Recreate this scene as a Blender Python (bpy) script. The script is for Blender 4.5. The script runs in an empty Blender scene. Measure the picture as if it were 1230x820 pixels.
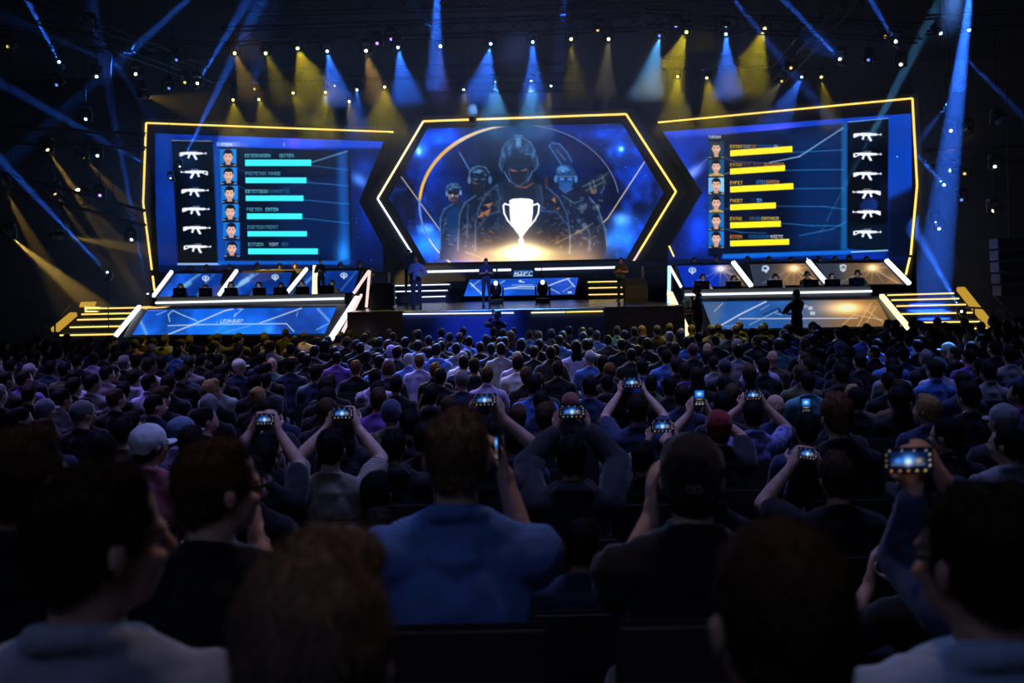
import bpy, bmesh, math, random
import numpy as np
from mathutils import Vector, Matrix, noise as mnoise

random.seed(7)
rng = np.random.default_rng(7)
SC = bpy.context.scene
COL = SC.collection

# ------------------------------------------------------------------ camera
F = 1100.0                 # focal length in photo pixels (frame 1230 wide)
EYE = 2.40                 # eye height over the arena floor
ROLL = 0.020               # slight tilt of the camera
HY = 340.0                 # image row of the horizon at the frame's middle
cam = bpy.data.cameras.new('camera')
cam.sensor_width = 36.0
cam.lens = F / 1230.0 * 36.0
cam.shift_y = -(410.0 - HY) / 1230.0
cam.clip_end = 300
cam.clip_start = 0.05
cam.dof.use_dof = True
cam.dof.focus_distance = 17.0
cam.dof.aperture_fstop = 3.2
camo = bpy.data.objects.new('camera', cam)
COL.objects.link(camo)
camo.matrix_world = Matrix.Translation((0, 0, EYE)) @ Matrix.Rotation(math.pi / 2, 4, 'X') @ Matrix.Rotation(-ROLL, 4, 'Z')
SC.camera = camo
SC.view_settings.view_transform = 'Standard'
SC.view_settings.look = 'None'
SC.view_settings.gamma = 1.0
SC.view_settings.exposure = 0.0
SC.cycles.use_denoising = True
SC.cycles.volume_bounces = 0
SC.cycles.max_bounces = 5
SC.cycles.diffuse_bounces = 2
SC.cycles.glossy_bounces = 3
SC.cycles.transmission_bounces = 3
SC.cycles.sample_clamp_indirect = 3.0
SC.cycles.caustics_reflective = False
SC.cycles.caustics_refractive = False

def P(x, y, d):
    """the world point seen at photo pixel (x, y) at depth d metres in front of the camera"""
    u, v = (x - 615.0) / F, -(y - HY) / F
    c, s = math.cos(ROLL), math.sin(ROLL)
    return Vector(((c * u + s * v) * d, d, EYE + (-s * u + c * v) * d))

# ------------------------------------------------------------------ world: an indoor arena, no daylight
w = bpy.data.worlds.new('dark_hall'); SC.world = w
w.use_nodes = True
w.node_tree.nodes['Background'].inputs[0].default_value = (0.01, 0.015, 0.04, 1)
w.node_tree.nodes['Background'].inputs[1].default_value = 0.01

# ------------------------------------------------------------------ large lights (the house rig, added fills and the light of the video walls)
def aim(o, target):
    d = Vector(target) - o.location
    o.rotation_euler = d.to_track_quat('-Z', 'Y').to_euler()

def area(name, loc, target, sx, sy, color, power, spread=180):
    l = bpy.data.lights.new(name, 'AREA'); l.shape = 'RECTANGLE'
    l.size, l.size_y, l.color, l.energy = sx, sy, color, power
    l.spread = math.radians(spread)
    o = bpy.data.objects.new(name, l); COL.objects.link(o); o.location = loc; aim(o, target)
    return o

def spot(name, loc, target, color, power, angle, blend=0.6, radius=0.1, parent=None):
    l = bpy.data.lights.new(name, 'SPOT')
    l.color, l.energy, l.spot_size, l.spot_blend, l.shadow_soft_size = color, power, math.radians(angle), blend, radius
    o = bpy.data.objects.new(name, l); COL.objects.link(o); o.location = loc; aim(o, target)
    return o

# wash lights over the audience (cool violet and blue), strongest over the middle rows
area('audience_wash', (-3, 15.5, 10.5), (-2, 14.5, 0), 12, 4, (0.36, 0.38, 1.0), 250, 75)
area('audience_wash', (2, 9.0, 9.5), (1, 9.5, 0), 10, 2.5, (0.30, 0.34, 1.0), 170, 70)
area('audience_wash', (-8, 11, 8.5), (-7, 10, 0), 4, 4, (0.42, 0.30, 1.0), 130, 80)
area('audience_wash', (8, 10, 8.5), (7.5, 9, 0), 4, 4, (0.25, 0.34, 1.0), 70, 80)
area('rear_fill_light', (-1.5, -2.5, 6.5), (0, 3.0, 1.0), 6, 2, (0.40, 0.50, 1.0), 16, 110)  # added ambient fill from behind the camera, brightens the near shirts
spot('blue_key_spot', P(1150, -60, 21), P(1117, 425, 14.5), (0.12, 0.32, 1.0), 34000, 11, 0.6, 0.1)
spot('amber_wash_right', P(850, -30, 19.0), P(835, 398, 20.6), (1.0, 0.70, 0.04), 5500, 34, 1.0, 0.15)
spot('amber_wash_left', P(290, -30, 19.0), P(290, 400, 20.6), (1.0, 0.70, 0.04), 2600, 44, 1.0, 0.15)
spot('warm_wash_near', (0.8, 3.6, 9.0), (0.0, 1.6, 2.0), (1.0, 0.62, 0.36), 240, 50, 1.0, 0.2)
# the light the three video walls throw into the hall, laid on the screens themselves
area('centre_wall_light', P(632, 235, 41.2), P(632, 300, 20), 11, 5.5, (0.45, 0.55, 1.0), 200, 50)
area('left_wall_light', P(320, 240, 40.0), P(420, 380, 20), 9, 5.5, (0.10, 0.40, 1.0), 90, 50)
area('right_wall_light', P(950, 235, 37.5), P(830, 380, 20), 9, 5.5, (0.15, 0.40, 1.0), 90, 50)
for _o in COL.objects:
    if _o.name.endswith('wall_light'): _o.visible_glossy = False      # the screens themselves show in reflections
# stage wash, with an added front fill
spot('stage_front_fill', P(640, -24, 18), P(545, 346, 31), (0.24, 0.34, 1.0), 9000, 16, 0.9, 0.2)  # added front light without a fixture, brightens the people on stage
spot('thrust_wash', P(600, -60, 18), P(575, 388, 24), (0.06, 0.16, 1.0), 5200, 15, 0.9, 0.2)
spot('stage_wash_warm', P(800, -24, 18), P(752, 350, 31), (1.0, 0.66, 0.25), 3000, 9, 0.9, 0.2)
# ------------------------------------------------------------------ naming helpers
def tag(o, label=None, cat=None, group=None, kind=None):
    if label: o['label'] = label
    if cat: o['category'] = cat
    if group: o['group'] = group
    if kind: o['kind'] = kind
    return o

def empty(name, loc=(0, 0, 0), rz=0.0, label=None, cat=None, group=None):
    o = bpy.data.objects.new(name, None); COL.objects.link(o)
    o.location = loc; o.rotation_euler = (0, 0, rz); o.empty_display_size = 0.2
    return tag(o, label, cat, group)

def link(name, mesh, mat=None, parent=None):
    o = bpy.data.objects.new(name, mesh); COL.objects.link(o)
    if mat is not None and len(mesh.materials) == 0: mesh.materials.append(mat)
    if parent is not None: o.parent = parent
    return o

def bm_mesh(bm, name, smooth=False):
    bmesh.ops.recalc_face_normals(bm, faces=bm.faces[:])
    me = bpy.data.meshes.new(name); bm.to_mesh(me); bm.free()
    if smooth:
        for p in me.polygons: p.use_smooth = True
    return me

def copy_tree(o, parent=None):
    c = o.copy(); COL.objects.link(c); c.parent = parent
    for ch in list(o.children): copy_tree(ch, c)
    return c

# ------------------------------------------------------------------ materials
def mat_new(name):
    m = bpy.data.materials.new(name); m.use_nodes = True
    return m, m.node_tree.nodes, m.node_tree.links

def mat_paint(name, color, rough=0.6, metal=0.0, spec=0.5, nscale=8.0, namt=0.25, bump=0.1):
    m, N, L = mat_new(name); b = N['Principled BSDF']
    tc = N.new('ShaderNodeTexCoord'); nz = N.new('ShaderNodeTexNoise'); nz.inputs['Scale'].default_value = nscale
    nz.inputs['Detail'].default_value = 4
    L.new(tc.outputs['Object'], nz.inputs['Vector'])
    r = N.new('ShaderNodeMix'); r.data_type = 'RGBA'
    r.inputs[6].default_value = (*[c * (1 - namt) for c in color], 1)
    r.inputs[7].default_value = (*[min(1, c * (1 + namt)) for c in color], 1)
    L.new(nz.outputs['Fac'], r.inputs[0]); L.new(r.outputs[2], b.inputs['Base Color'])
    b.inputs['Roughness'].default_value = rough; b.inputs['Metallic'].default_value = metal
    b.inputs['Specular IOR Level'].default_value = spec
    if bump > 0:
        bp = N.new('ShaderNodeBump'); bp.inputs['Strength'].default_value = bump; bp.inputs['Distance'].default_value = 0.02
        L.new(nz.outputs['Fac'], bp.inputs['Height']); L.new(bp.outputs['Normal'], b.inputs['Normal'])
    return m

def mat_emit(name, color, strength, sampling='AUTO'):
    m, N, L = mat_new(name); N.remove(N['Principled BSDF'])
    e = N.new('ShaderNodeEmission'); e.inputs[0].default_value = (*color, 1); e.inputs[1].default_value = strength
    L.new(e.outputs[0], N['Material Output'].inputs[0])
    m.cycles.emission_sampling = sampling
    return m

def mat_screen(name, strength):
    """a video surface: emits the picture stored on its mesh, under a thin glossy face"""
    m, N, L = mat_new(name); b = N['Principled BSDF']
    a = N.new('ShaderNodeAttribute'); a.attribute_name = 'picture'
    b.inputs['Base Color'].default_value = (0.006, 0.006, 0.008, 1); b.inputs['Roughness'].default_value = 0.6; b.inputs['Specular IOR Level'].default_value = 0.08
    L.new(a.outputs['Color'], b.inputs['Emission Color']); b.inputs['Emission Strength'].default_value = strength
    m.cycles.emission_sampling = 'NONE'
    return m

def mat_object_color(name, rough=0.8, kind='fabric'):
    """takes its colour from the object it is on; kind adds weave, strands or pores"""
    m, N, L = mat_new(name); b = N['Principled BSDF']
    oi = N.new('ShaderNodeObjectInfo'); tc = N.new('ShaderNodeTexCoord')
    nz = N.new('ShaderNodeTexNoise'); mp = N.new('ShaderNodeMapping')
    L.new(tc.outputs['Object'], mp.inputs[0]); L.new(mp.outputs[0], nz.inputs['Vector'])
    nz.inputs['Detail'].default_value = 3
    lo, hi, bs = 0.75, 1.25, 0.25
    if kind == 'hair':
        mp.inputs['Scale'].default_value = (220, 220, 45); nz.inputs['Scale'].default_value = 1.0; lo, hi, bs = 0.35, 1.8, 0.6
    elif kind == 'skin':
        nz.inputs['Scale'].default_value = 25; lo, hi, bs = 0.85, 1.15, 0.08
    elif kind == 'print':
        nz.inputs['Scale'].default_value = 22; lo, hi, bs = 0.1, 2.2, 0.2
    else:
        nz.inputs['Scale'].default_value = 7
    mr = N.new('ShaderNodeMapRange'); mr.inputs[1].default_value = 0.3; mr.inputs[2].default_value = 0.7
    mr.inputs[3].default_value = lo; mr.inputs[4].default_value = hi
    L.new(nz.outputs['Fac'], mr.inputs[0])
    mx = N.new('ShaderNodeVectorMath'); mx.operation = 'SCALE'
    L.new(oi.outputs['Color'], mx.inputs[0]); L.new(mr.outputs[0], mx.inputs['Scale'])
    L.new(mx.outputs[0], b.inputs['Base Color'])
    b.inputs['Roughness'].default_value = rough
    b.inputs['Specular IOR Level'].default_value = 0.25 if kind != 'hair' else 0.06
    if kind in ('fabric', 'print'): b.inputs['Sheen Weight'].default_value = 0.15
    if kind == 'knit': 
        wv = N.new('ShaderNodeTexWave'); wv.inputs['Scale'].default_value = 38; wv.bands_direction = 'Z'; wv.inputs['Distortion'].default_value = 3
        wv.inputs['Detail'].default_value = 2; wv.inputs['Detail Scale'].default_value = 8
        L.new(tc.outputs['Object'], wv.inputs['Vector'])
        m2 = N.new('ShaderNodeVectorMath'); m2.operation = 'SCALE'
        mr2 = N.new('ShaderNodeMapRange'); mr2.inputs[3].default_value = 0.25; mr2.inputs[4].default_value = 1.4
        L.new(wv.outputs['Fac'], mr2.inputs[0]); L.new(mx.outputs[0], m2.inputs[0]); L.new(mr2.outputs[0], m2.inputs['Scale'])
        L.new(m2.outputs[0], b.inputs['Base Color'])
    if kind == 'weave':
        prev = mx.outputs[0]
        for ax in ('X', 'Z'):
            wv = N.new('ShaderNodeTexWave'); wv.inputs['Scale'].default_value = 42; wv.bands_direction = ax; wv.inputs['Distortion'].default_value = .6
            L.new(tc.outputs['Object'], wv.inputs['Vector']); m2 = N.new('ShaderNodeVectorMath'); m2.operation = 'SCALE'
            mr2 = N.new('ShaderNodeMapRange'); mr2.inputs[3].default_value = .72; mr2.inputs[4].default_value = 1.15
            L.new(wv.outputs['Fac'], mr2.inputs[0]); L.new(prev, m2.inputs[0]); L.new(mr2.outputs[0], m2.inputs['Scale']); prev = m2.outputs[0]
        L.new(prev, b.inputs['Base Color'])
    bp = N.new('ShaderNodeBump'); bp.inputs['Strength'].default_value = bs; bp.inputs['Distance'].default_value = 0.02 if kind != 'hair' else 0.004
    L.new(nz.outputs['Fac'], bp.inputs['Height']); L.new(bp.outputs['Normal'], b.inputs['Normal'])
    return m

M = {}
M['black'] = mat_paint('black_paint', (0.012, 0.012, 0.014), 0.55)
M['truss'] = mat_paint('black_truss_metal', (0.03, 0.03, 0.033), 0.5, 0.6)
M['bezel'] = mat_paint('dark_metal_bezel', (0.035, 0.033, 0.04), 0.45, 0.3)
M['blackbezel'] = mat_paint('matt_black_board', (0.006, 0.006, 0.008), 0.7)
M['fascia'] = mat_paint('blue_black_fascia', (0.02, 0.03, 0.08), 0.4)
M['grey'] = mat_paint('grey_metal_frame', (0.16, 0.155, 0.15), 0.5, 0.2)
M['deck'] = mat_paint('glossy_stage_floor', (0.03, 0.032, 0.045), 0.17, 0.0, 0.55, 0.5, 0.08, 0.0)
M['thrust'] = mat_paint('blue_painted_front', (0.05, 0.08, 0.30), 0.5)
M['floor'] = mat_paint('dark_carpet', (0.012, 0.012, 0.014), 0.9, nscale=60)
M['wall'] = mat_paint('black_drape', (0.012, 0.012, 0.013), 0.95, nscale=1.2, namt=0.5)
M['yellowstep'] = mat_paint('yellow_painted_panel', (0.55, 0.38, 0.05), 0.5)
M['led_y'] = mat_emit('yellow_led', (1.0, 0.68, 0.14), 1.5)
M['led_w'] = mat_emit('white_led', (0.80, 0.86, 1.0), 1.5)
M['led_wy'] = mat_emit('warm_white_led', (1.0, 0.86, 0.50), 1.4)
M['led_p'] = mat_emit('pinkish_led', (0.95, 0.70, 0.66), 1.1)
M['led_b'] = mat_emit('blue_led', (0.40, 0.70, 1.0), 1.5)
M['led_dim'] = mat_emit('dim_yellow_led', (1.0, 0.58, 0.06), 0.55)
M['fabric'] = mat_object_color('cloth', 0.85, 'fabric')
M['print'] = mat_object_color('printed_cloth', 0.85, 'print')
M['knit'] = mat_object_color('knit_cloth', 0.9, 'knit')
M['weave'] = mat_object_color('woven_cloth', 0.85, 'weave')
M['hair'] = mat_object_color('hair_strands', 0.6, 'hair')
M['skin'] = mat_object_color('skin', 0.55, 'skin')
M['plastic'] = mat_paint('black_plastic', (0.015, 0.015, 0.017), 0.35)
M['chair'] = mat_paint('black_chair_shell', (0.02, 0.02, 0.024), 0.5)
M['screen'] = mat_screen('video_wall_picture', 1.2)
M['screen_low'] = mat_screen('video_panel_picture', .9)
M['phone_pic'] = mat_screen('phone_picture', 0.8)
M['monitor_glow'] = mat_emit('monitor_glow', (.55, .72, 1.0), 5.0)
M['eye'] = mat_paint('eye', (0.5, 0.5, 0.5), 0.2, bump=0)

# ------------------------------------------------------------------ mesh helpers
def add_box(bm, c, s, rz=0.0):
    m = Matrix.Translation(c) @ Matrix.Rotation(rz, 4, 'Z') @ Matrix.Diagonal((*s, 1))
    bmesh.ops.create_cube(bm, size=1.0, matrix=m)

def add_bar(bm, a, b, w, h=None, up=Vector((0, 0, 1))):
    """box from a to b, w wide across and h thick along 'up'"""
    a, b = Vector(a), Vector(b); h = h or w
    d = b - a; L_ = d.length
    if L_ < 1e-6: return
    z = d.normalized(); x = z.cross(up)
    if x.length < 1e-4: x = z.cross(Vector((0, 1, 0)))
    x.normalize(); y = x.cross(z)
    R = Matrix((x, y, z)).transposed().to_4x4()
    bmesh.ops.create_cube(bm, size=1.0, matrix=Matrix.Translation((a + b) / 2) @ R @ Matrix.Diagonal((w, h, L_, 1)))

def add_tube(bm, a, b, r, r2=None, seg=8, caps=True):
    a, b = Vector(a), Vector(b); d = b - a
    q = d.to_track_quat('Z', 'Y').to_matrix().to_4x4()
    bmesh.ops.create_cone(bm, cap_ends=caps, segments=seg, radius1=r, radius2=r if r2 is None else r2, depth=d.length,
                          matrix=Matrix.Translation((a + b) / 2) @ q)

def add_prism(bm, pts, n, t):
    """polygon pts pushed back by t along n"""
    n = Vector(n).normalized()
    f = [bm.verts.new(p) for p in pts]; b = [bm.verts.new(Vector(p) + n * t) for p in pts]
    bm.faces.new(f); bm.faces.new(b[::-1])
    for i in range(len(pts)):
        j = (i + 1) % len(pts); bm.faces.new((f[i], b[i], b[j], f[j]))

def add_ring(bm, outer, inner, n, t):
    """frame between two polygons of equal vertex count, thickness t back along n"""
    n = Vector(n).normalized(); k = len(outer)
    of = [bm.verts.new(p) for p in outer]; inf = [bm.verts.new(p) for p in inner]
    ob = [bm.verts.new(Vector(p) + n * t) for p in outer]; ib = [bm.verts.new(Vector(p) + n * t) for p in inner]
    for i in range(k):
        j = (i + 1) % k
        bm.faces.new((of[i], of[j], inf[j], inf[i])); bm.faces.new((ob[i], ib[i], ib[j], ob[j]))
        bm.faces.new((of[i], ob[i], ob[j], of[j])); bm.faces.new((inf[i], inf[j], ib[j], ib[i]))

class Plane:
    def __init__(s, a, b, c):
        s.o = Vector(a); s.n = (Vector(b) - s.o).cross(Vector(c) - s.o).normalized()
        if s.n.y < 0: s.n = -s.n           # n points away from the camera
    def at(s, x, y, off=0.0):
        """where the sight line of photo pixel (x, y) meets the plane; off lifts it towards the hall"""
        e = Vector((0, 0, EYE)); r = P(x, y, 1.0) - e
        t = (s.o - s.n * off - e).dot(s.n) / r.dot(s.n)
        return e + r * t
    def pts(s, pl, off=0.0): return [s.at(x, y, off) for x, y in pl]

def wall_plane(p, q):
    a, b = P(*p), P(*q)
    return Plane(a, b, a + Vector((0, 0, 1)))

# ------------------------------------------------------------------ painting on video surfaces
def srgb(c):
    c = np.asarray(c, float) / 255.0
    return np.where(c <= 0.04045, c / 12.92, ((c + 0.055) / 1.055) ** 2.4)

def vnoise(x, y, seed=0):
    xi, yi = np.floor(x).astype(int), np.floor(y).astype(int); fx, fy = x - xi, y - yi
    fx = fx * fx * (3 - 2 * fx); fy = fy * fy * (3 - 2 * fy)
    def h(a, b):
        v = np.sin(a * 127.1 + b * 311.7 + seed * 74.7) * 43758.5453
        return v - np.floor(v)
    return (h(xi, yi) * (1 - fx) + h(xi + 1, yi) * fx) * (1 - fy) + (h(xi, yi + 1) * (1 - fx) + h(xi + 1, yi + 1) * fx) * fy

def fbm(x, y, seed=0, octv=4):
    s, a, t = 0, 0.5, 0
    for k in range(octv):
        s = s + a * vnoise(x * 2 ** k, y * 2 ** k, seed + k); t += a; a *= 0.5
    return s / t

class Paint:
    """pictures drawn in photo pixel units at the vertices of a screen mesh; colours in 0..255"""
    def __init__(s, X, Y, base=(0, 0, 0)):
        s.X, s.Y = X, Y; s.C = np.tile(np.asarray(base, float), (len(X), 1))
    def _mix(s, idx, a, col, mode):
        col = np.asarray(col, float); a = a[:, None]
        if mode == 'add': s.C[idx] += a * col
        else: s.C[idx] = s.C[idx] * (1 - a) + a * col
    def _near(s, x0, x1, y0, y1):
        return np.nonzero((s.X >= x0) & (s.X <= x1) & (s.Y >= y0) & (s.Y <= y1))[0]
    def poly(s, pts, col, a=1.0, soft=0.5, mode='mix'):
        p = np.asarray(pts, float); idx = s._near(p[:, 0].min() - soft, p[:, 0].max() + soft, p[:, 1].min() - soft, p[:, 1].max() + soft)
        if not len(idx): return
        x, y = s.X[idx], s.Y[idx]; ins = np.zeros(len(idx), bool); dm = np.full(len(idx), 1e9)
        for i in range(len(p)):
            (x1, y1), (x2, y2) = p[i], p[(i + 1) % len(p)]
            c = ((y1 > y) != (y2 > y))
            with np.errstate(divide='ignore', invalid='ignore'):
                ins ^= c & (x < (x2 - x1) * (y - y1) / (y2 - y1 if y2 != y1 else 1e-9) + x1)
            dx, dy = x2 - x1, y2 - y1; t = np.clip(((x - x1) * dx + (y - y1) * dy) / (dx * dx + dy * dy + 1e-9), 0, 1)
            dm = np.minimum(dm, np.hypot(x - x1 - t * dx, y - y1 - t * dy))
        sd = np.where(ins, -dm, dm)
        s._mix(idx, np.clip(0.5 - sd / (2 * soft), 0, 1) * a, col, mode)
    def rect(s, x0, y0, x1, y1, col, a=1.0, soft=0.4, mode='mix'): s.poly([(x0, y0), (x1, y0), (x1, y1), (x0, y1)], col, a, soft, mode)
    def line(s, pts, w, col, a=1.0, soft=0.5, mode='mix', taper=0):
        for (x1, y1), (x2, y2) in zip(pts[:-1], pts[1:]):
            m = w + soft + 1; idx = s._near(min(x1, x2) - m, max(x1, x2) + m, min(y1, y2) - m, max(y1, y2) + m)
            if not len(idx): continue
            x, y = s.X[idx], s.Y[idx]; dx, dy = x2 - x1, y2 - y1
            t = np.clip(((x - x1) * dx + (y - y1) * dy) / (dx * dx + dy * dy + 1e-9), 0, 1)
            d = np.hypot(x - x1 - t * dx, y - y1 - t * dy)
            k = np.clip(0.5 - (d - w / 2) / (2 * soft), 0, 1) * a
            if taper: k = k * (1 - t) ** taper
            s._mix(idx, k, col, mode)
    def ell(s, cx, cy, rx, ry, col, a=1.0, soft=0.5, rot=0.0, mode='mix'):
        m = max(rx, ry) + soft; idx = s._near(cx - m, cx + m, cy - m, cy + m)
        if not len(idx): return
        x, y = s.X[idx] - cx, s.Y[idx] - cy; c, n = math.cos(rot), math.sin(rot)
        u, v = (x * c + y * n) / rx, (-x * n + y * c) / ry
        r = np.hypot(u, v); sd = (r - 1) * min(rx, ry)
        s._mix(idx, np.clip(0.5 - sd / (2 * soft), 0, 1) * a, col, mode)
    def arc(s, cx, cy, rx, ry, a0, a1, w, col, a=1.0, soft=0.5, mode='mix', w1=None, n=60):
        k = np.linspace(a0, a1, n); pts = [(cx + rx * math.cos(t), cy + ry * math.sin(t)) for t in k]
        for i in range(n - 1):
            ww = w if w1 is None else w + (w1 - w) * i / n
            s.line(pts[i:i + 2], ww, col, a, soft, 'mix' if mode == 'mix' else mode)
    def glow(s, cx, cy, rx, ry, col, a=1.0, p=1.0, rot=0.0):
        m = 3 * max(rx, ry); idx = s._near(cx - m, cx + m, cy - m, cy + m)
        x, y = s.X[idx] - cx, s.Y[idx] - cy; c, n = math.cos(rot), math.sin(rot)
        g = np.exp(-(((x * c + y * n) / rx) ** 2 + ((-x * n + y * c) / ry) ** 2) ** p)
        s._mix(idx, g * a, col, 'add')
    def clouds(s, scale, col, a, seed=0, lo=0.45, hi=0.85, mask=None):
        v = np.clip((fbm(s.X / scale, s.Y / scale, seed) - lo) / (hi - lo), 0, 1) * a
        if mask is not None: v = v * mask
        s.C += v[:, None] * np.asarray(col, float)
    def stars(s, n, box, col, seed):
        r = random.Random(seed)
        for _ in range(n):
            x, y = r.uniform(box[0], box[2]), r.uniform(box[1], box[3]); s.glow(x, y, 0.5, 0.5, col, r.uniform(0.2, 1.0))
    def linear(s): return srgb(np.clip(s.C, 0, 255))

FONT = {'A': '01110 10001 10001 11111 10001 10001 10001', 'B': '11110 10001 11110 10001 10001 10001 11110', 'C': '01111 10000 10000 10000 10000 10000 01111',
 'D': '11110 10001 10001 10001 10001 10001 11110', 'E': '11111 10000 11110 10000 10000 10000 11111', 'F': '11111 10000 11110 10000 10000 10000 10000',
 'I': '111 010 010 010 010 010 111', 'K': '10001 10010 11100 11100 10010 10001 10001', 'L': '10000 10000 10000 10000 10000 10000 11111',
 'M': '10001 11011 10101 10101 10001 10001 10001', 'N': '10001 11001 10101 10101 10011 10001 10001', 'O': '01110 10001 10001 10001 10001 10001 01110',
 'P': '11110 10001 10001 11110 10000 10000 10000', 'R': '11110 10001 10001 11110 10100 10010 10001', 'S': '01111 10000 01110 00001 00001 10001 01110',
 'T': '11111 00100 00100 00100 00100 00100 00100', 'U': '10001 10001 10001 10001 10001 10001 01110', 'V': '10001 10001 10001 10001 01010 01010 00100',
 'W': '10001 10001 10001 10101 10101 11011 10001', '7': '11111 00001 00010 00100 00100 01000 01000', '-': '000 000 000 111 000 000 000', '.': '0 0 0 0 0 0 1'}
def word(p, x, y, h, text, col, a=1.0, slope=0.0, cw=None, slant=0.0):
    """pixel lettering, y is its middle"""
    u = h / 7.0; cw = cw or u
    for ch in text:
        if ch == ' ': x += 4 * cw; continue
        rows = FONT.get(ch, FONT['O']).split()
        for j, row in enumerate(rows):
            for i, b in enumerate(row):
                if b == '1':
                    x0 = x + i * cw + slant * (3 - j) * u; y0 = y - h / 2 + j * u + slope * (x0 - x)
                    p.rect(x0, y0, x0 + cw, y0 + u, col, a, 0.3)
        x += (len(rows[0]) + 1) * cw
    return x

def screen_mesh(name, plane, poly, res, painter, off=0.0, base=(0, 0, 0)):
    """grid clipped to a photo-pixel polygon, laid on a plane, carrying the painted picture"""
    p = np.asarray(poly, float); x0, x1, y0, y1 = p[:, 0].min(), p[:, 0].max(), p[:, 1].min(), p[:, 1].max()
    nx, ny = max(2, int((x1 - x0) * res) + 1), max(2, int((y1 - y0) * res) + 1)
    gx, gy = np.meshgrid(np.linspace(x0, x1, nx), np.linspace(y0, y1, ny)); X, Y = gx.ravel(), gy.ravel()
    pt = Paint(X, Y, base); painter(pt); C = pt.linear()
    c, s_ = math.cos(ROLL), math.sin(ROLL); u, v = (X - 615.0) / F, -(Y - HY) / F
    D = np.stack([c * u + s_ * v, np.ones_like(u), -s_ * u + c * v], 1)
    n = np.array(plane.n); e = np.array([0, 0, EYE]); o = np.array(plane.o - plane.n * off)
    t = ((o - e) @ n) / (D @ n); V = e + D * t[:, None]
    jj, ii = np.meshgrid(np.arange(ny - 1), np.arange(nx - 1), indexing='ij'); a = (jj * nx + ii).ravel()
    quads = np.stack([a, a + 1, a + nx + 1, a + nx], 1)
    cx, cy = X[quads].mean(1), Y[quads].mean(1); ins = np.zeros(len(cx), bool)
    for i in range(len(p)):
        (ax, ay), (bx, by) = p[i], p[(i + 1) % len(p)]
        if ay == by: continue
        ins ^= ((ay > cy) != (by > cy)) & (cx < (bx - ax) * (cy - ay) / (by - ay) + ax)
    quads = quads[ins]; used = np.unique(quads); rm = np.full(len(X), -1); rm[used] = np.arange(len(used))
    quads = rm[quads]; V = V[used]; C = C[used]
    me = bpy.data.meshes.new(name)
    me.vertices.add(len(V)); me.vertices.foreach_set('co', V.ravel())
    me.loops.add(len(quads) * 4); me.loops.foreach_set('vertex_index', quads.ravel().astype(np.int32))
    me.polygons.add(len(quads)); me.polygons.foreach_set('loop_start', (np.arange(len(quads)) * 4).astype(np.int32))
    me.update(calc_edges=True)
    at = me.color_attributes.new('picture', 'FLOAT_COLOR', 'POINT')
    at.data.foreach_set('color', np.concatenate([C, np.ones((len(C), 1))], 1).ravel().astype(np.float32))
    return me
# ------------------------------------------------------------------ hall shell
def struct(name, bm, mat, smooth=False):
    return tag(link(name, bm_mesh(bm, name, smooth), mat), kind='structure')

def drop(d):
    xs = [0, .9, 1.5, 2.4, 2.95, 3.1, 4.6, 5.5, 8, 12, 16, 20, 24, 60]; ys = [.36, .37, .40, .48, .56, .98, .98, 1.0, 1.10, 1.13, 1.13, 1.10, 1.10, 1.10]
    return float(np.interp(d, xs, ys))
def floor_z(d):            # raked audience floor
    return EYE - drop(d) - 1.24

bm = bmesh.new()
ds = [-3, 0, .9, 1.5, 2.4, 2.95, 3.1, 4.6, 5.5, 8, 9, 11, 13, 15, 17.5, 20, 24, 50]
prev = None
for d in ds:
    z = floor_z(max(d, 0)); r = [bm.verts.new((x, d, z)) for x in (-32, 32)]
    if prev: bm.faces.new((prev[0], prev[1], r[1], r[0]))
    prev = r
struct('floor', bm, M['floor'])
for nm, c, s in (('wall_left', (-32, 23, 8), (.3, 54, 18)), ('wall_right', (32, 23, 8), (.3, 54, 18)),
                 ('wall_back', (0, 50, 8), (64, .3, 18)), ('wall_front', (0, -4, 8), (64, .3, 18)), ('ceiling', (0, 23, 17), (64, 54, .3))):
    bm = bmesh.new(); add_box(bm, c, s); struct(nm, bm, M['wall'])

# ------------------------------------------------------------------ stage decks
ZS = 1.70
def X_at(px, d): return P(px, 340, d).x
def deck(name, x0, x1, d0, d1, z1, mat, label, z0=0.0, cat='stage'):
    bm = bmesh.new(); zf = floor_z(d0)
    add_box(bm, ((x0 + x1) / 2, (d0 + d1) / 2, (zf + z1) / 2), (x1 - x0, d1 - d0, z1 - zf))
    bmesh.ops.bevel(bm, geom=bm.edges[:], offset=.02, segments=1, affect='EDGES')
    o = link(name, bm_mesh(bm, name), mat); tag(o, label, cat); return o

xl, xr = X_at(416, 25), X_at(822, 25)
deck('main_stage', xl, xr, 25.0, 38.2, ZS, M['deck'], 'wide glossy dark main stage floor in front of the hexagonal screen')
deck('upper_platform', X_at(455, 38.2), X_at(800, 38.2), 38.25, 40.75, 2.44, M['fascia'], 'dark upper platform under the hexagonal screen behind the steps')
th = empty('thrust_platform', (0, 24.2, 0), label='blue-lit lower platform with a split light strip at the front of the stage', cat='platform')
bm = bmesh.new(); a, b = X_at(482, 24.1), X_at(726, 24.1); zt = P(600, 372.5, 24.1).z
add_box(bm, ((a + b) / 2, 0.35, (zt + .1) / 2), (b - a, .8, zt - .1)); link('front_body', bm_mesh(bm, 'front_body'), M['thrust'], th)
for (x0, y0, x1, y1, mt) in ((484, 377, 617, 375.6, 'led_w'), (638, 375.4, 679, 374.6, 'led_wy'), (680, 374.6, 724, 373.6, 'led_y')):
    bm = bmesh.new(); add_bar(bm, P(x0, y0, 24.12) - Vector((0, 24.2, 0)), P(x1, y1, 24.12) - Vector((0, 24.2, 0)), .05, .03)
    link('light_strip', bm_mesh(bm, 'light_strip'), M[mt], th)

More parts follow.
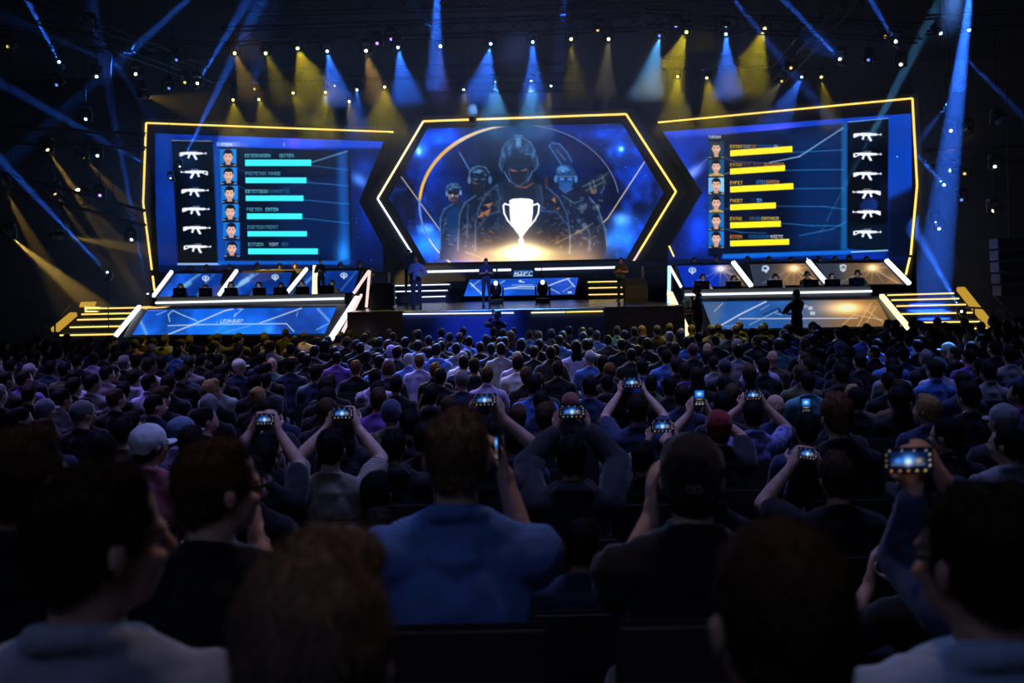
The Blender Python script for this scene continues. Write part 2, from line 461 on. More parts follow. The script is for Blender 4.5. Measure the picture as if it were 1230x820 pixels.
# ------------------------------------------------------------------ centre hexagon
HEXP = wall_plane((440, 240, 41.6), (830, 230, 41.6))
def hexo(pts): return HEXP.pts(pts)
OUT = [(502, 139), (760, 130), (826, 230), (764, 326), (490, 333), (441, 240)]
MID = [(508.5, 146), (752, 137.3), (811.5, 230), (757, 322), (507, 327), (454, 238.8)]
INN = [(513.6, 154), (747.5, 148), (797, 231), (752.6, 310.5), (512, 315.6), (467, 238)]
BLK = [(478, 131), (782, 121), (842, 231), (803, 330), (466, 340), (429.5, 240)]
hx = empty('hexagonal_video_wall', (HEXP.o.x + 7, 41.6, 0), label='large hexagonal video wall showing a white trophy and soldiers, framed by a gold light line', cat='video wall')
def under(root, name, bm, mat, smooth=False):
    me = bm_mesh(bm, name, smooth)
    me.transform(root.matrix_world.inverted() if False else Matrix.Translation(root.location).inverted())
    return link(name, me, mat, root)
def put(root, name, me, mat):
    me.transform(Matrix.Translation(root.location).inverted()); return link(name, me, mat, root)
bm = bmesh.new(); add_ring(bm, HEXP.pts(BLK, -.35), HEXP.pts(INN, -.35), HEXP.n, .5); under(hx, 'outer_surround', bm, M['blackbezel'])
bm = bmesh.new(); add_ring(bm, HEXP.pts(OUT, .25), HEXP.pts(MID, .12), HEXP.n, .55); under(hx, 'outer_bezel', bm, M['bezel'])
bm = bmesh.new(); add_ring(bm, HEXP.pts(MID, .10), HEXP.pts(INN, .02), HEXP.n, .3); under(hx, 'inner_bezel', bm, M['blackbezel'])
def led(root, pl, a, b, mt, w=.09, off=.2, name='light_line'):
    bm = bmesh.new(); add_bar(bm, pl.at(*a, off), pl.at(*b, off), w, .06, up=Vector((0, 1, 0))); return under(root, name, bm, M[mt])
for a, b, mt in (((508.5, 145.6), (752, 137), 'led_y'), ((752, 137), (812, 230), 'led_y'), ((812, 230), (768, 302), 'led_y'), ((768, 302), (756, 322), 'led_p'),
                 ((453.5, 238.5), (508.5, 145.6), 'led_wy'), ((453.5, 238.5), (494, 303), 'led_w')):
    led(hx, HEXP, a, b, mt, .085)

def paint_hex(p):
    X, Y = p.X, p.Y
    p.C[:] = (2, 9, 40)
    p.clouds(60, (6, 40, 130), 1.0, 1, .4, .85); p.clouds(26, (8, 60, 190), .8, 5, .55, .9); p.clouds(12, (20, 80, 200), .4, 9, .55, .9)
    p.C *= np.clip(.5 + (np.abs(X - 632) / 120) ** 1.5, 0, 1.15)[:, None] * .9
    for cx, cy, rx, ry, c, a in ((741, 285, 26, 18, (40, 130, 255), .9), (745, 263, 14, 8, (120, 190, 255), .7), (514, 292, 24, 18, (30, 110, 255), .8), (512, 275, 10, 6, (120, 180, 255), .6),
                                 (745, 178, 14, 14, (20, 90, 230), .8), (746, 179, 3, 3, (160, 210, 255), 1), (504, 180, 8, 9, (60, 140, 255), .8), (503, 182, 2.4, 4, (180, 220, 255), .8),
                                 (640, 160, 60, 12, (10, 60, 190), .5), (700, 205, 25, 30, (10, 60, 190), .4), (530, 215, 20, 30, (6, 50, 170), .5)):
        p.glow(cx, cy, rx, ry, c, a)
    p.stars(160, (470, 150, 795, 312), (90, 150, 255), 3)
    # the dark disc and its golden ring
    p.ell(630, 238, 112, 92, (2, 8, 32), .6, 6)
    p.line([(473, 200), (540, 292), (560, 305), (585, 313)], 1.3, (190, 170, 130), .95); p.line([(473, 200), (455, 232)], 1.2, (60, 140, 230), .8)
    p.line([(775, 193), (730, 262), (700, 290), (650, 312)], 1.3, (205, 185, 130), .95); p.line([(775, 193), (797, 230)], 1.1, (70, 140, 230), .8)
    for a0, a1, w0, w1, c in ((math.pi * 1.02, math.pi * 1.30, 3.0, 4.2, (225, 170, 70)), (math.pi * 1.30, math.pi * 1.47, 4.0, 1.2, (220, 190, 130)),
                              (math.pi * 1.53, math.pi * 1.95, 1.0, 1.0, (110, 115, 140)), (math.pi * .85, math.pi * 1.02, 1.6, 2.4, (90, 120, 200)), (math.pi * .52, math.pi * .86, 1.3, 1.3, (220, 180, 110))):
        p.arc(624, 246, 120, 96, a0, a1, w0, c, .95, .6, w1=w1)
    p.glow(500, 300, 26, 12, (20, 90, 230), .5); p.glow(770, 215, 16, 26, (10, 60, 190), .6); p.glow(530, 165, 26, 10, (10, 70, 210), .6); p.glow(725, 160, 22, 10, (10, 70, 210), .7)
    # --- generic helmeted soldiers, drawn back to front
    def rim(pts, c, w=1.0, a=.8): p.line(pts, w, c, a * .75, .75); p.line(pts, w * 3.2, [q * .5 for q in c], .22, 2.2)
    body, edge, lit = (8, 22, 52), (50, 120, 190), (150, 200, 235)
    # far left man
    p.poly([(528, 312), (529, 262), (534, 251), (545, 244), (554, 244), (563, 252), (566, 312)], (7, 26, 62), .97, .8)
    p.poly([(536, 255), (545, 248), (552, 250), (558, 262), (556, 290), (538, 292)], (10, 50, 105), .7, 1.5)
    rim([(529, 300), (529, 262), (534, 251), (544, 245)], (90, 160, 220), 1.1); rim([(532, 280), (536, 262)], (60, 120, 190))
    p.ell(544.5, 234, 6.3, 9.5, (120, 105, 115), 1); p.ell(545.5, 240, 4.8, 4.5, (40, 35, 50), .9, 1); p.ell(545, 227.5, 8.6, 7, (12, 26, 52), 1); p.ell(544, 224, 6, 2.5, (40, 80, 130), .6, 1)
    p.rect(538, 230.5, 551, 232.6, (14, 16, 30)); p.ell(543.6, 234.5, 1.2, 2.2, (190, 165, 160), .8); p.rect(541.5, 239.6, 546.5, 240.6, (110, 70, 70), .8)
    rim([(536.6, 230), (537.2, 223.5), (542, 220.6), (549, 221), (553, 226)], (120, 170, 220), .8); p.ell(536.6, 232.6, 1.5, 3, (90, 120, 160)); p.ell(553.2, 231.5, 1.5, 3.2, (110, 140, 180))
    # second left man
    p.line([(565, 205), (553, 184)], 3.0, (20, 50, 110), .9); p.line([(563, 203), (551, 182)], .8, (110, 160, 220), .8)
    p.poly([(549, 312), (551, 258), (557, 244), (570, 234), (586, 232), (596, 240), (602, 312)], (10, 22, 48), .98, .8)
    for q in range(26):
        r = random.Random(q); p.ell(r.uniform(555, 590), r.uniform(242, 285), r.uniform(1, 3.5), r.uniform(1, 4), r.choice([(30, 62, 100), (50, 72, 90), (16, 50, 90), (70, 74, 80)]), .55, 1, r.uniform(0, 3))
    rim([(550, 300), (552, 258), (558, 244), (571, 235)], (120, 165, 200), 1.1); p.line([(566, 240), (564, 290)], 1.4, (14, 24, 44), .8); rim([(562, 246), (561, 285)], (80, 130, 170), .8)
    p.ell(575.5, 219, 8.4, 12.5, (34, 30, 42), 1); p.ell(572, 217.5, 4.6, 3.6, (130, 90, 80), .7, 1); p.ell(575, 227, 7, 6, (18, 22, 38), .9, 1); p.ell(575.8, 210, 12, 10, (8, 20, 44), 1)
    p.ell(572, 205, 7, 3, (50, 100, 150), .6, 1.2); p.rect(565.5, 213.4, 587, 217, (10, 14, 26), .95); p.ell(571, 215.2, 3.6, 1.8, (50, 70, 100)); p.ell(580.5, 215.2, 3.6, 1.8, (40, 60, 90))
    rim([(563.8, 214), (564, 207), (568, 201.5), (575, 199.3), (583, 201), (588, 208)], (140, 185, 220), .9); p.ell(563.6, 216.5, 2.2, 4.6, (70, 100, 140)); p.ell(588.6, 216, 2.4, 4.8, (60, 90, 130))
    # right man with a plumed helmet and a carried weapon
    p.poly([(667, 312), (668, 246), (676, 234), (692, 229), (708, 236), (718, 248), (727, 276), (729, 296), (724, 312)], (9, 20, 46), .98, .8)
    for q in range(60):
        r = random.Random(100 + q); p.ell(r.uniform(674, 722), r.uniform(236, 300), r.uniform(.8, 3), r.uniform(.8, 4), r.choice([(30, 70, 120), (60, 90, 120), (14, 40, 80), (90, 110, 130), (150, 120, 80)]), .5, .8, r.uniform(0, 3))
    rim([(708, 237), (718, 249), (727, 276), (729, 296)], (140, 185, 225), 1.2); rim([(676, 235), (690, 244), (700, 240)], (90, 130, 160), 1.4); rim([(700, 262), (708, 280), (709, 300)], (70, 120, 170), .8)
    p.poly([(696, 228), (700, 222), (716, 216), (724, 208), (731, 206), (733, 212), (728, 222), (714, 232), (704, 234)], (14, 24, 40), 1, .7)
    for a, b in (((700, 224), (722, 214)), ((704, 229), (724, 219)), ((712, 216), (716, 228)), ((722, 210), (727, 220)), ((731, 207), (724, 213)), ((708, 220), (711, 231)), ((726, 224), (722, 232))):
        rim([a, b], (170, 195, 215), .8, .7)
    p.line([(716, 213), (731, 207.5)], 1.8, (26, 40, 60)); p.ell(713, 230, 4, 3, (130, 90, 70), .8, .8); p.ell(656, 218, 3, 6, (50, 34, 40), .9, 1)
    p.poly([(674, 200), (663, 181), (660, 175), (664, 171.5), (672, 173), (681, 183), (687, 194), (686, 200)], (10, 36, 90), 1, .7)
    rim([(675, 199), (664, 182), (659.5, 175), (664, 171.5), (672, 173), (681, 183), (687, 194)], (90, 160, 240), 1.2); rim([(679, 192), (669, 180)], (190, 150, 140), 1.4, .7)
    p.ell(679.5, 217, 9, 13, (26, 66, 125), 1); p.ell(679.3, 208.5, 12, 11, (24, 56, 110), 1); p.ell(676, 203, 7, 4, (90, 150, 220), .7, 1.6); p.ell(680, 224, 6, 5, (30, 80, 150), .9, 1)
    p.rect(669.5, 212.2, 690, 216.4, (10, 24, 60), .95, .6); rim([(669, 212), (690, 212)], (150, 190, 230), .9); p.ell(675, 215, 3.4, 1.8, (60, 120, 200)); p.ell(684.4, 215, 3.4, 1.8, (50, 110, 190))
    p.ell(667.6, 215, 2.2, 4.4, (60, 110, 170)); p.ell(691.8, 215, 2.2, 4.4, (60, 110, 170)); rim([(671, 225), (679, 231), (688, 226)], (140, 180, 220), .8)
    # centre man, arms folded
    p.poly([(571, 312), (571, 272), (575, 250), (583, 233), (597, 221), (612, 216), (640, 216), (655, 223), (671, 236), (681, 256), (685, 284), (684, 312)], (7, 14, 34), 1, .9)
    for q in range(90):
        r = random.Random(300 + q); s = r.choice([-1, 1]); xx = 628 + s * r.uniform(26, 52); yy = r.uniform(232, 290)
        p.ell(xx, yy, r.uniform(1, 4), r.uniform(1, 3.5), r.choice([(16, 34, 64), (24, 50, 84), (60, 54, 52), (12, 24, 48)]), .5, 1, r.uniform(0, 3))
    for pts in ([(578, 256), (590, 250), (586, 260)], [(574, 268), (588, 262), (580, 272)], [(580, 246), (592, 243), (588, 250)], [(662, 240), (666, 236), (668, 244)], [(664, 254), (672, 248), (670, 256)], [(573, 262), (579, 254), (581, 260)]):
        p.poly(pts, (205, 120, 50), .75, .9)
    p.poly([(596, 224), (602, 219), (606, 232), (604, 262), (598, 266)], (16, 30, 58), .9, .8); p.poly([(642, 219), (650, 223), (652, 260), (646, 262)], (20, 34, 62), .9, .8)
    for k in range(5): p.rect(606, 240 + k * 6, 643, 243.4 + k * 6, (14, 26, 52), .9, .6)
    rim([(597, 222), (600, 240), (598, 262)], (70, 110, 160), .9); rim([(649, 222), (652, 240), (650, 262)], (110, 110, 120), .9)
    p.line([(574, 278), (592, 262), (612, 258), (645, 260), (668, 258), (684, 280)], 12, (8, 20, 44), .95, 1.2)
    rim([(573, 275), (588, 257), (600, 254)], (110, 130, 160), 1.0); rim([(650, 253), (668, 254), (682, 270)], (80, 130, 190), 1.0)
    rim([(571, 300), (571, 272), (575, 250), (584, 233), (597, 222)], (90, 130, 170), 1.2, .8); rim([(656, 224), (671, 237), (681, 257), (685, 284), (684, 304)], (90, 140, 200), 1.2, .8)
    p.poly([(612, 205), (638, 205), (642, 222), (628, 228), (609, 221)], (20, 22, 34), 1, .8); p.line([(620, 224), (632, 225), (640, 220)], 1.6, (140, 80, 50), .7)
    p.ell(623, 199, 15.5, 22, (14, 18, 32), 1); p.ell(617.5, 203.5, 4.6, 2.6, (180, 90, 60), .75, 1); p.ell(629, 203, 4.4, 2.6, (170, 90, 60), .7, 1)
    p.rect(610, 194, 637, 201.4, (6, 8, 14), 1, .8); p.poly([(612, 207), (634, 207), (631, 219), (623, 223), (615, 219)], (10, 18, 34), 1, .8); rim([(611, 205), (614, 218), (622, 223)], (70, 120, 170), .9); rim([(635, 205), (632, 218), (624, 223)], (70, 120, 170), .9)
    p.ell(622.6, 185, 20.2, 19.5, (10, 24, 50), 1); p.rect(602, 190, 643.6, 197, (7, 14, 28), .95, .8); p.ell(613, 174, 5, 4, (60, 110, 160), .5, 2.2); p.ell(634, 173, 4, 3.4, (50, 100, 150), .45, 2)
    p.glow(612, 180, 3, 6, (40, 80, 120), .6); p.glow(634, 179, 3, 5, (30, 70, 110), .6); p.glow(640, 186, 2, 7, (60, 110, 160), .7); p.glow(605, 187, 2, 7, (60, 110, 160), .7)
    p.rect(618, 163, 627.5, 179, (30, 60, 96), 1, .6); p.rect(619.8, 165, 625.6, 176, (90, 140, 185), .8, .6); rim([(618, 163), (627, 163)], (170, 210, 240), 1.0)
    rim([(602.6, 192), (603, 180), (608, 171), (617, 166)], (120, 170, 215), 1.0); rim([(628, 166), (637, 171), (642.5, 181), (643, 192)], (120, 170, 215), 1.0)
    p.ell(602.6, 196, 3.2, 8, (20, 40, 70)); p.ell(643.4, 195, 3.2, 8, (20, 40, 70)); rim([(601, 189), (600, 198), (603, 206)], (110, 160, 210), .9); rim([(645, 188), (646, 198), (642, 205)], (110, 160, 210), .9)
    p.line([(606, 206), (612, 218)], 1.4, (60, 100, 150)); p.line([(640, 205), (634, 217)], 1.4, (60, 100, 150))
    for q in range(70):
        r = random.Random(900 + q); t = r.uniform(-2.9, -.25); cx, cy, R_ = r.choice([(622.6, 188, 18), (622.6, 188, 14), (575.8, 212, 10), (679.3, 210, 10), (545, 228, 7)])
        x, y = cx + R_ * math.cos(t) * r.uniform(.5, 1), cy + R_ * math.sin(t) * r.uniform(.4, 1); p.line([(x, y), (x + r.uniform(1, 3.4), y + r.uniform(-.8, 1.6))], .8, r.choice([(110, 160, 200), (60, 110, 160), (150, 190, 220), (20, 40, 70)]), .55, .6)
    for q in range(150):
        r = random.Random(1300 + q); x, y = r.choice([(r.uniform(577, 604), r.uniform(226, 290)), (r.uniform(646, 680), r.uniform(228, 290)), (r.uniform(553, 592), r.uniform(244, 296)), (r.uniform(672, 724), r.uniform(238, 300)), (r.uniform(532, 560), r.uniform(252, 296))])
        L_ = r.uniform(1.5, 6); a = r.uniform(0, 3.1); p.line([(x, y), (x + L_ * math.cos(a), y + L_ * math.sin(a))], r.uniform(.7, 1.6), r.choice([(36, 74, 116), (70, 104, 140), (18, 40, 76), (110, 96, 76), (6, 12, 26), (8, 16, 34)]), .6, .6)
    # golden light welling up behind the cup
    m = np.clip((Y - 262) / 50, 0, 1) ** 1.6 * np.exp(-((X - 628) / 62) ** 2)
    p.C += (m * 1.0)[:, None] * np.array((235, 150, 50))
    m = np.clip((Y - 284) / 28, 0, 1) ** 1.3 * np.exp(-((X - 628) / 46) ** 2); p.C += m[:, None] * np.array((60, 90, 90))
    m = np.clip((Y - 268) / 44, 0, 1) * np.exp(-((X - 560) / 30) ** 2); p.C += m[:, None] * np.array((110, 80, 80))
    m = np.clip((Y - 268) / 44, 0, 1) * np.exp(-((X - 702) / 28) ** 2); p.C += m[:, None] * np.array((110, 80, 50))
    p.glow(628, 303, 44, 7, (120, 120, 80), 1); p.glow(628, 300, 20, 10, (140, 140, 110), 1)
    p.line([(668, 292), (700, 276), (712, 268)], 1.2, (230, 190, 120), .5, 1.2); p.line([(560, 303), (590, 313)], 1.5, (250, 210, 150), .7, 1)
    # the cup
    wht = (255, 255, 252)
    p.glow(626, 270, 22, 34, (150, 150, 140), .35)
    p.poly([(611.8, 240.5), (616, 238.6), (626, 238), (636, 238.6), (640.4, 240.5), (640, 256), (638.5, 268), (634, 276), (629.5, 281.5), (627.8, 285), (629.5, 289), (628.6, 293), (632, 298), (639.5, 303.5), (640.5, 305), (611.5, 305), (612.5, 303.5), (620, 298), (623.6, 293), (622.4, 289), (624.2, 285), (622.5, 281.5), (618, 276), (613.6, 268), (612.2, 256)], wht, 1, .4)
    p.line([(612.5, 246.5), (606.5, 244.6), (604.6, 247), (605.6, 256), (609.5, 264), (616, 272)], 2.0, wht, 1, .4); p.line([(640, 246.5), (645.8, 244.6), (647.6, 247), (646.6, 256), (642.6, 264), (636, 272)], 2.0, wht, 1, .4)
put(hx, 'screen', screen_mesh('screen', HEXP, [(x + (1.2 if x > 632 else -1.2), y + (1 if y > 230 else -1)) for x, y in INN], 1.6, paint_hex, -.03), M['screen'])

# fascia with the white line under the hexagon
fa = empty('fascia_beam', (0, 41.2, 0), label='dark blue fascia with a long white light line under the hexagonal screen', cat='fascia')
FP = wall_plane((500, 330, 41.0), (790, 325, 41.0))
bm = bmesh.new(); add_prism(bm, FP.pts([(502, 319), (765, 313), (800, 316), (800, 338), (455, 345), (460, 328)]), FP.n, .3); under(fa, 'board', bm, M['fascia'])
led(fa, FP, (511, 326.3), (614, 323.9), 'led_w', .10, .05); led(fa, FP, (642, 323.4), (747, 320.8), 'led_w', .10, .05)

# ------------------------------------------------------------------ side video walls
LP = wall_plane((176, 148, 39.3), (472, 159, 42.1))
RP = wall_plane((790, 147, 42.1), (1098, 118, 36.0))

def gun(p, cx, cy, w, flip=1, k=0, col=(228, 232, 245)):
    s = w / 34.0
    def q(pts): return [(cx + flip * x * s, cy + y * s) for x, y in pts]
    p.poly(q([(-17, -1.4), (-17, 3.4), (-15.2, 3.4), (-9, .8), (-6, .8), (-6, -2.2), (-13, -2.2)]), col, 1, .35)      # stock
    p.poly(q([(-8, -2.6), (4.5, -2.6), (4.5, 1.4), (-8, 1.4)]), col, 1, .35)                                        # receiver
    p.poly(q([(4, -2.1), (11.5, -1.8), (11.5, .8), (4, 1.2)]), col, 1, .35)                                          # handguard
    p.rect(cx + min(flip * 11 * s, flip * 17 * s), cy - .9 * s, cx + max(flip * 11 * s, flip * 17 * s), cy + .2 * s, col, .95, .3)
    p.rect(cx + flip * 16 * s - .6, cy - 2 * s, cx + flip * 16 * s + .6, cy + .8 * s, col, .9, .3)
    p.poly(q([(-5.6, 1), (-3, 1), (-4.6, 6), (-7.2, 5.4)]), col, 1, .35)                                             # grip
    p.poly(q([(-.6, 1), (2.6, 1), (4.4, 4), (5.8, 7), (3, 7.8), (1, 4.4)]), col, 1, .35)                              # magazine
    p.rect(cx - 4 * s, cy - 4.4 * s, cx + 5 * s, cy - 3.3 * s, (150, 156, 175), .7 if k % 2 else .4, .4)               # sight rail
    if k in (1, 5): p.ell(cx + flip * -13.5 * s, cy + .3 * s, 1.6 * s, .9 * s, (10, 14, 30), .9, .3)

def portrait(p, x0, y0, w, h, k, cols):
    bg, hairc, shirt = cols
    p.rect(x0, y0, x0 + w, y0 + h, bg, 1, .3); p.rect(x0 + w * .72, y0, x0 + w, y0 + h * .8, [min(255, c * 1.35) for c in bg], .5, 1.5)
    cx = x0 + w * .5; u = w / 20.0
    p.poly([(x0 + .5, y0 + h), (x0 + 1, y0 + h - 2.0 * u), (cx - 4 * u, y0 + h - 4 * u), (cx + 4 * u, y0 + h - 4 * u), (x0 + w - 1, y0 + h - 2 * u), (x0 + w - .5, y0 + h)], shirt, 1, .4)
    p.rect(x0 + .5, y0 + h - 1.3 * u, x0 + 4 * u, y0 + h, (190, 190, 200), .7, .4); p.rect(x0 + w - 4 * u, y0 + h - 1.3 * u, x0 + w - .5, y0 + h, (180, 180, 190), .7, .4)
    p.rect(cx - 2.8 * u, y0 + h - 6.5 * u, cx + 2.8 * u, y0 + h - 1.2 * u, (196, 150, 130), 1, .4)
    p.ell(cx, y0 + 6.3 * u, 5.7 * u, 5.9 * u, hairc, 1, .4)
    p.ell(cx, y0 + 9.6 * u, 4.9 * u, 6.4 * u, (228, 182, 160), 1, .4)
    p.ell(cx - 5 * u, y0 + 10 * u, .9 * u, 1.6 * u, (205, 150, 130), 1, .3); p.ell(cx + 5 * u, y0 + 10 * u, .9 * u, 1.6 * u, (205, 150, 130), 1, .3)
    p.ell(cx, y0 + 3.3 * u, 4.6 * u, 2.3 * u, hairc, 1, .4); p.ell(cx - 3.4 * u, y0 + 12 * u, 1.6 * u, 3.2 * u, (190, 140, 120), .5, 1); p.ell(cx, y0 + 14.6 * u, 2.6 * u, 1.3 * u, (180, 120, 105), .6, .8)
    for s in (-1, 1):
        p.rect(cx + s * 2.2 * u - 1.3 * u, y0 + 7.3 * u, cx + s * 2.2 * u + 1.3 * u, y0 + 8.0 * u, (70, 45, 40), .9, .3)
        p.rect(cx + s * 2.2 * u - .9 * u, y0 + 8.7 * u, cx + s * 2.2 * u + .9 * u, y0 + 9.5 * u, (70, 50, 60), .9, .3)
    p.line([(cx + .4 * u, y0 + 9 * u), (cx + .8 * u, y0 + 11.6 * u)], .6, (190, 130, 110), .8, .4)
    p.rect(cx - 1.6 * u, y0 + 13 * u, cx + 1.6 * u, y0 + 13.7 * u, (165, 80, 80), .9, .3)

def smear(p, x, y, h, spec, slope=0.0):
    """the half-legible name lines"""
    for text, gap, col, a in spec:
        x = word(p, x, y, h, text, col, a, slope, .52) + gap; y += slope * gap

def paint_left(p):
    X, Y = p.X, p.Y
    p.C[:] = (4, 22, 86); p.clouds(40, (8, 52, 165), .8, 2, .4, .85); p.stars(60, (186, 160, 470, 322), (110, 170, 255), 5)
    p.rect(186, 158, 209, 325, (10, 56, 160), .7, 4); p.C *= np.clip(1.1 - (Y - 160) / 330, .5, 1.2)[:, None]
    p.rect(262, 160, 470, 178, (24, 74, 225), .85, 2); p.glow(352, 168, 10, 12, (80, 20, 60), .9); p.glow(300, 168, 20, 8, (10, 60, 60), .5); p.glow(375, 172, 14, 8, (30, 20, 60), .6)
    p.line([(341, 175), (341.5, 172)], .8, (200, 220, 255)); 
    p.poly([(418, 180), (470, 180), (432, 242), (470, 310), (470, 325), (421, 325)], (4, 18, 74), .8, 3)
    p.glow(431, 216, 12, 7, (70, 110, 160), 1, 1, .6); p.glow(444, 260, 12, 26, (10, 50, 160), .5); p.glow(438, 200, 12, 12, (20, 60, 150), .5); p.stars(40, (424, 240, 468, 318), (110, 190, 255), 9)
    p.poly([(206, 168.4), (255.5, 168.4), (261.5, 314), (214, 317)], (1, 3, 9), 1, .8); p.poly([(210, 185), (235, 185), (250, 260), (232, 260)], (4, 18, 56), .6, 6)
    p.line([(206, 168.6), (254, 169.4)], .9, (150, 170, 200), .9)
    p.poly([(255.5, 176), (418, 181), (422, 313), (262, 316)], (2, 9, 36), 1, .8)
    p.poly([(256, 176), (264, 176.4), (270, 316), (262, 316)], (12, 74, 178), .85, 1.2)
    p.poly([(330, 220), (420, 200), (422, 312), (340, 313)], (5, 42, 110), .5, 14); p.poly([(405, 182), (417, 182), (421, 312), (409, 312)], (22, 96, 196), .65, 4)
    p.poly([(417.6, 181), (420.6, 181), (424, 313), (421, 313)], (3, 12, 44), .9, .8)
    p.line([(374, 195), (417, 181.6)], 1.2, (110, 180, 235), .9, .8); p.line([(284, 201), (300, 210)], 1, (40, 90, 170), .6, 1); p.line([(284, 222), (300, 230)], 1, (50, 100, 190), .6, 1)
    for a, b in (((374, 199), (418, 204)), ((368, 219), (418, 223)), ((364, 240), (420, 245)), ((364, 262), (420, 268))): p.line([a, b], .9, (60, 150, 225), .65, .8)
    p.line([(330, 230), (374, 217)], .8, (50, 110, 170), .5, .8); p.glow(411, 307, 9, 18, (30, 110, 170), .7)
    p.rect(260, 170.6, 288, 175.6, (130, 160, 235), .8, .8); p.rect(284, 171.8, 298, 175.8, (80, 110, 225), .7, 1)
    word(p, 266, 173.8, 3.4, 'TTEA.', (235, 245, 255), 1, 0, .55)
    p.rect(213, 315.8, 265, 318.4, (150, 190, 235), .9, .5); p.rect(262, 313, 420, 317.6, (8, 84, 186), .95, .7); p.rect(186, 318.5, 470, 330, (4, 14, 44), .8, 1)
    for k, (cx, cy) in enumerate(((231.8, 184.6), (233.3, 207), (234.3, 229), (235.3, 251.4), (236.4, 274), (237.2, 296.6))): gun(p, cx, cy, 33, -1 if k == 1 else 1, k)
    for k, (x, y, w, h) in enumerate(((264, 179, 20, 20), (264.6, 201, 20, 20), (265.8, 223, 20, 20), (266.6, 245, 20, 19.6), (267.8, 267, 20, 19.6), (268.8, 289, 19.6, 19))):
        portrait(p, x, y, w, h, k, ((18, 110, 190) if k < 5 else (12, 70, 150), (16, 14, 20), (20, 26, 44)))
    cy_, te = (60, 232, 242), (110, 215, 235)
    for k, (x0, y0, x1, y1) in enumerate(((294.2, 191.6, 374, 199.4), (294.8, 213, 368.2, 220), (295, 234.6, 364.6, 241.4), (296.4, 256.2, 363, 263.2), (297.2, 277.4, 368.8, 284), (298, 298.2, 382, 305.4))):
        p.rect(x0, y0, x1, y1, cy_, 1, .4)
        specs = ([('EETEROOOEN', 10, te, .9), ('OITTEM.', 0, te, .9)], [('PTETETOO TONDE', 0, te, .7)], [('EETITTEOO', 1, te, .95), ('OTROOTTE', 0, (60, 140, 180), .7)],
                 [('FOETEN', 4, te, .7), ('EMTEN', 0, te, .95)], [('EOETEOOTEERT', 0, te, .65)], [('EOTOEM.', 6, te, .8), ('NIMT', 3, (170, 210, 230), .9), ('OEI', 0, te, .4)])[k]
        smear(p, x0, y0 - 4.8, 4.0, specs)

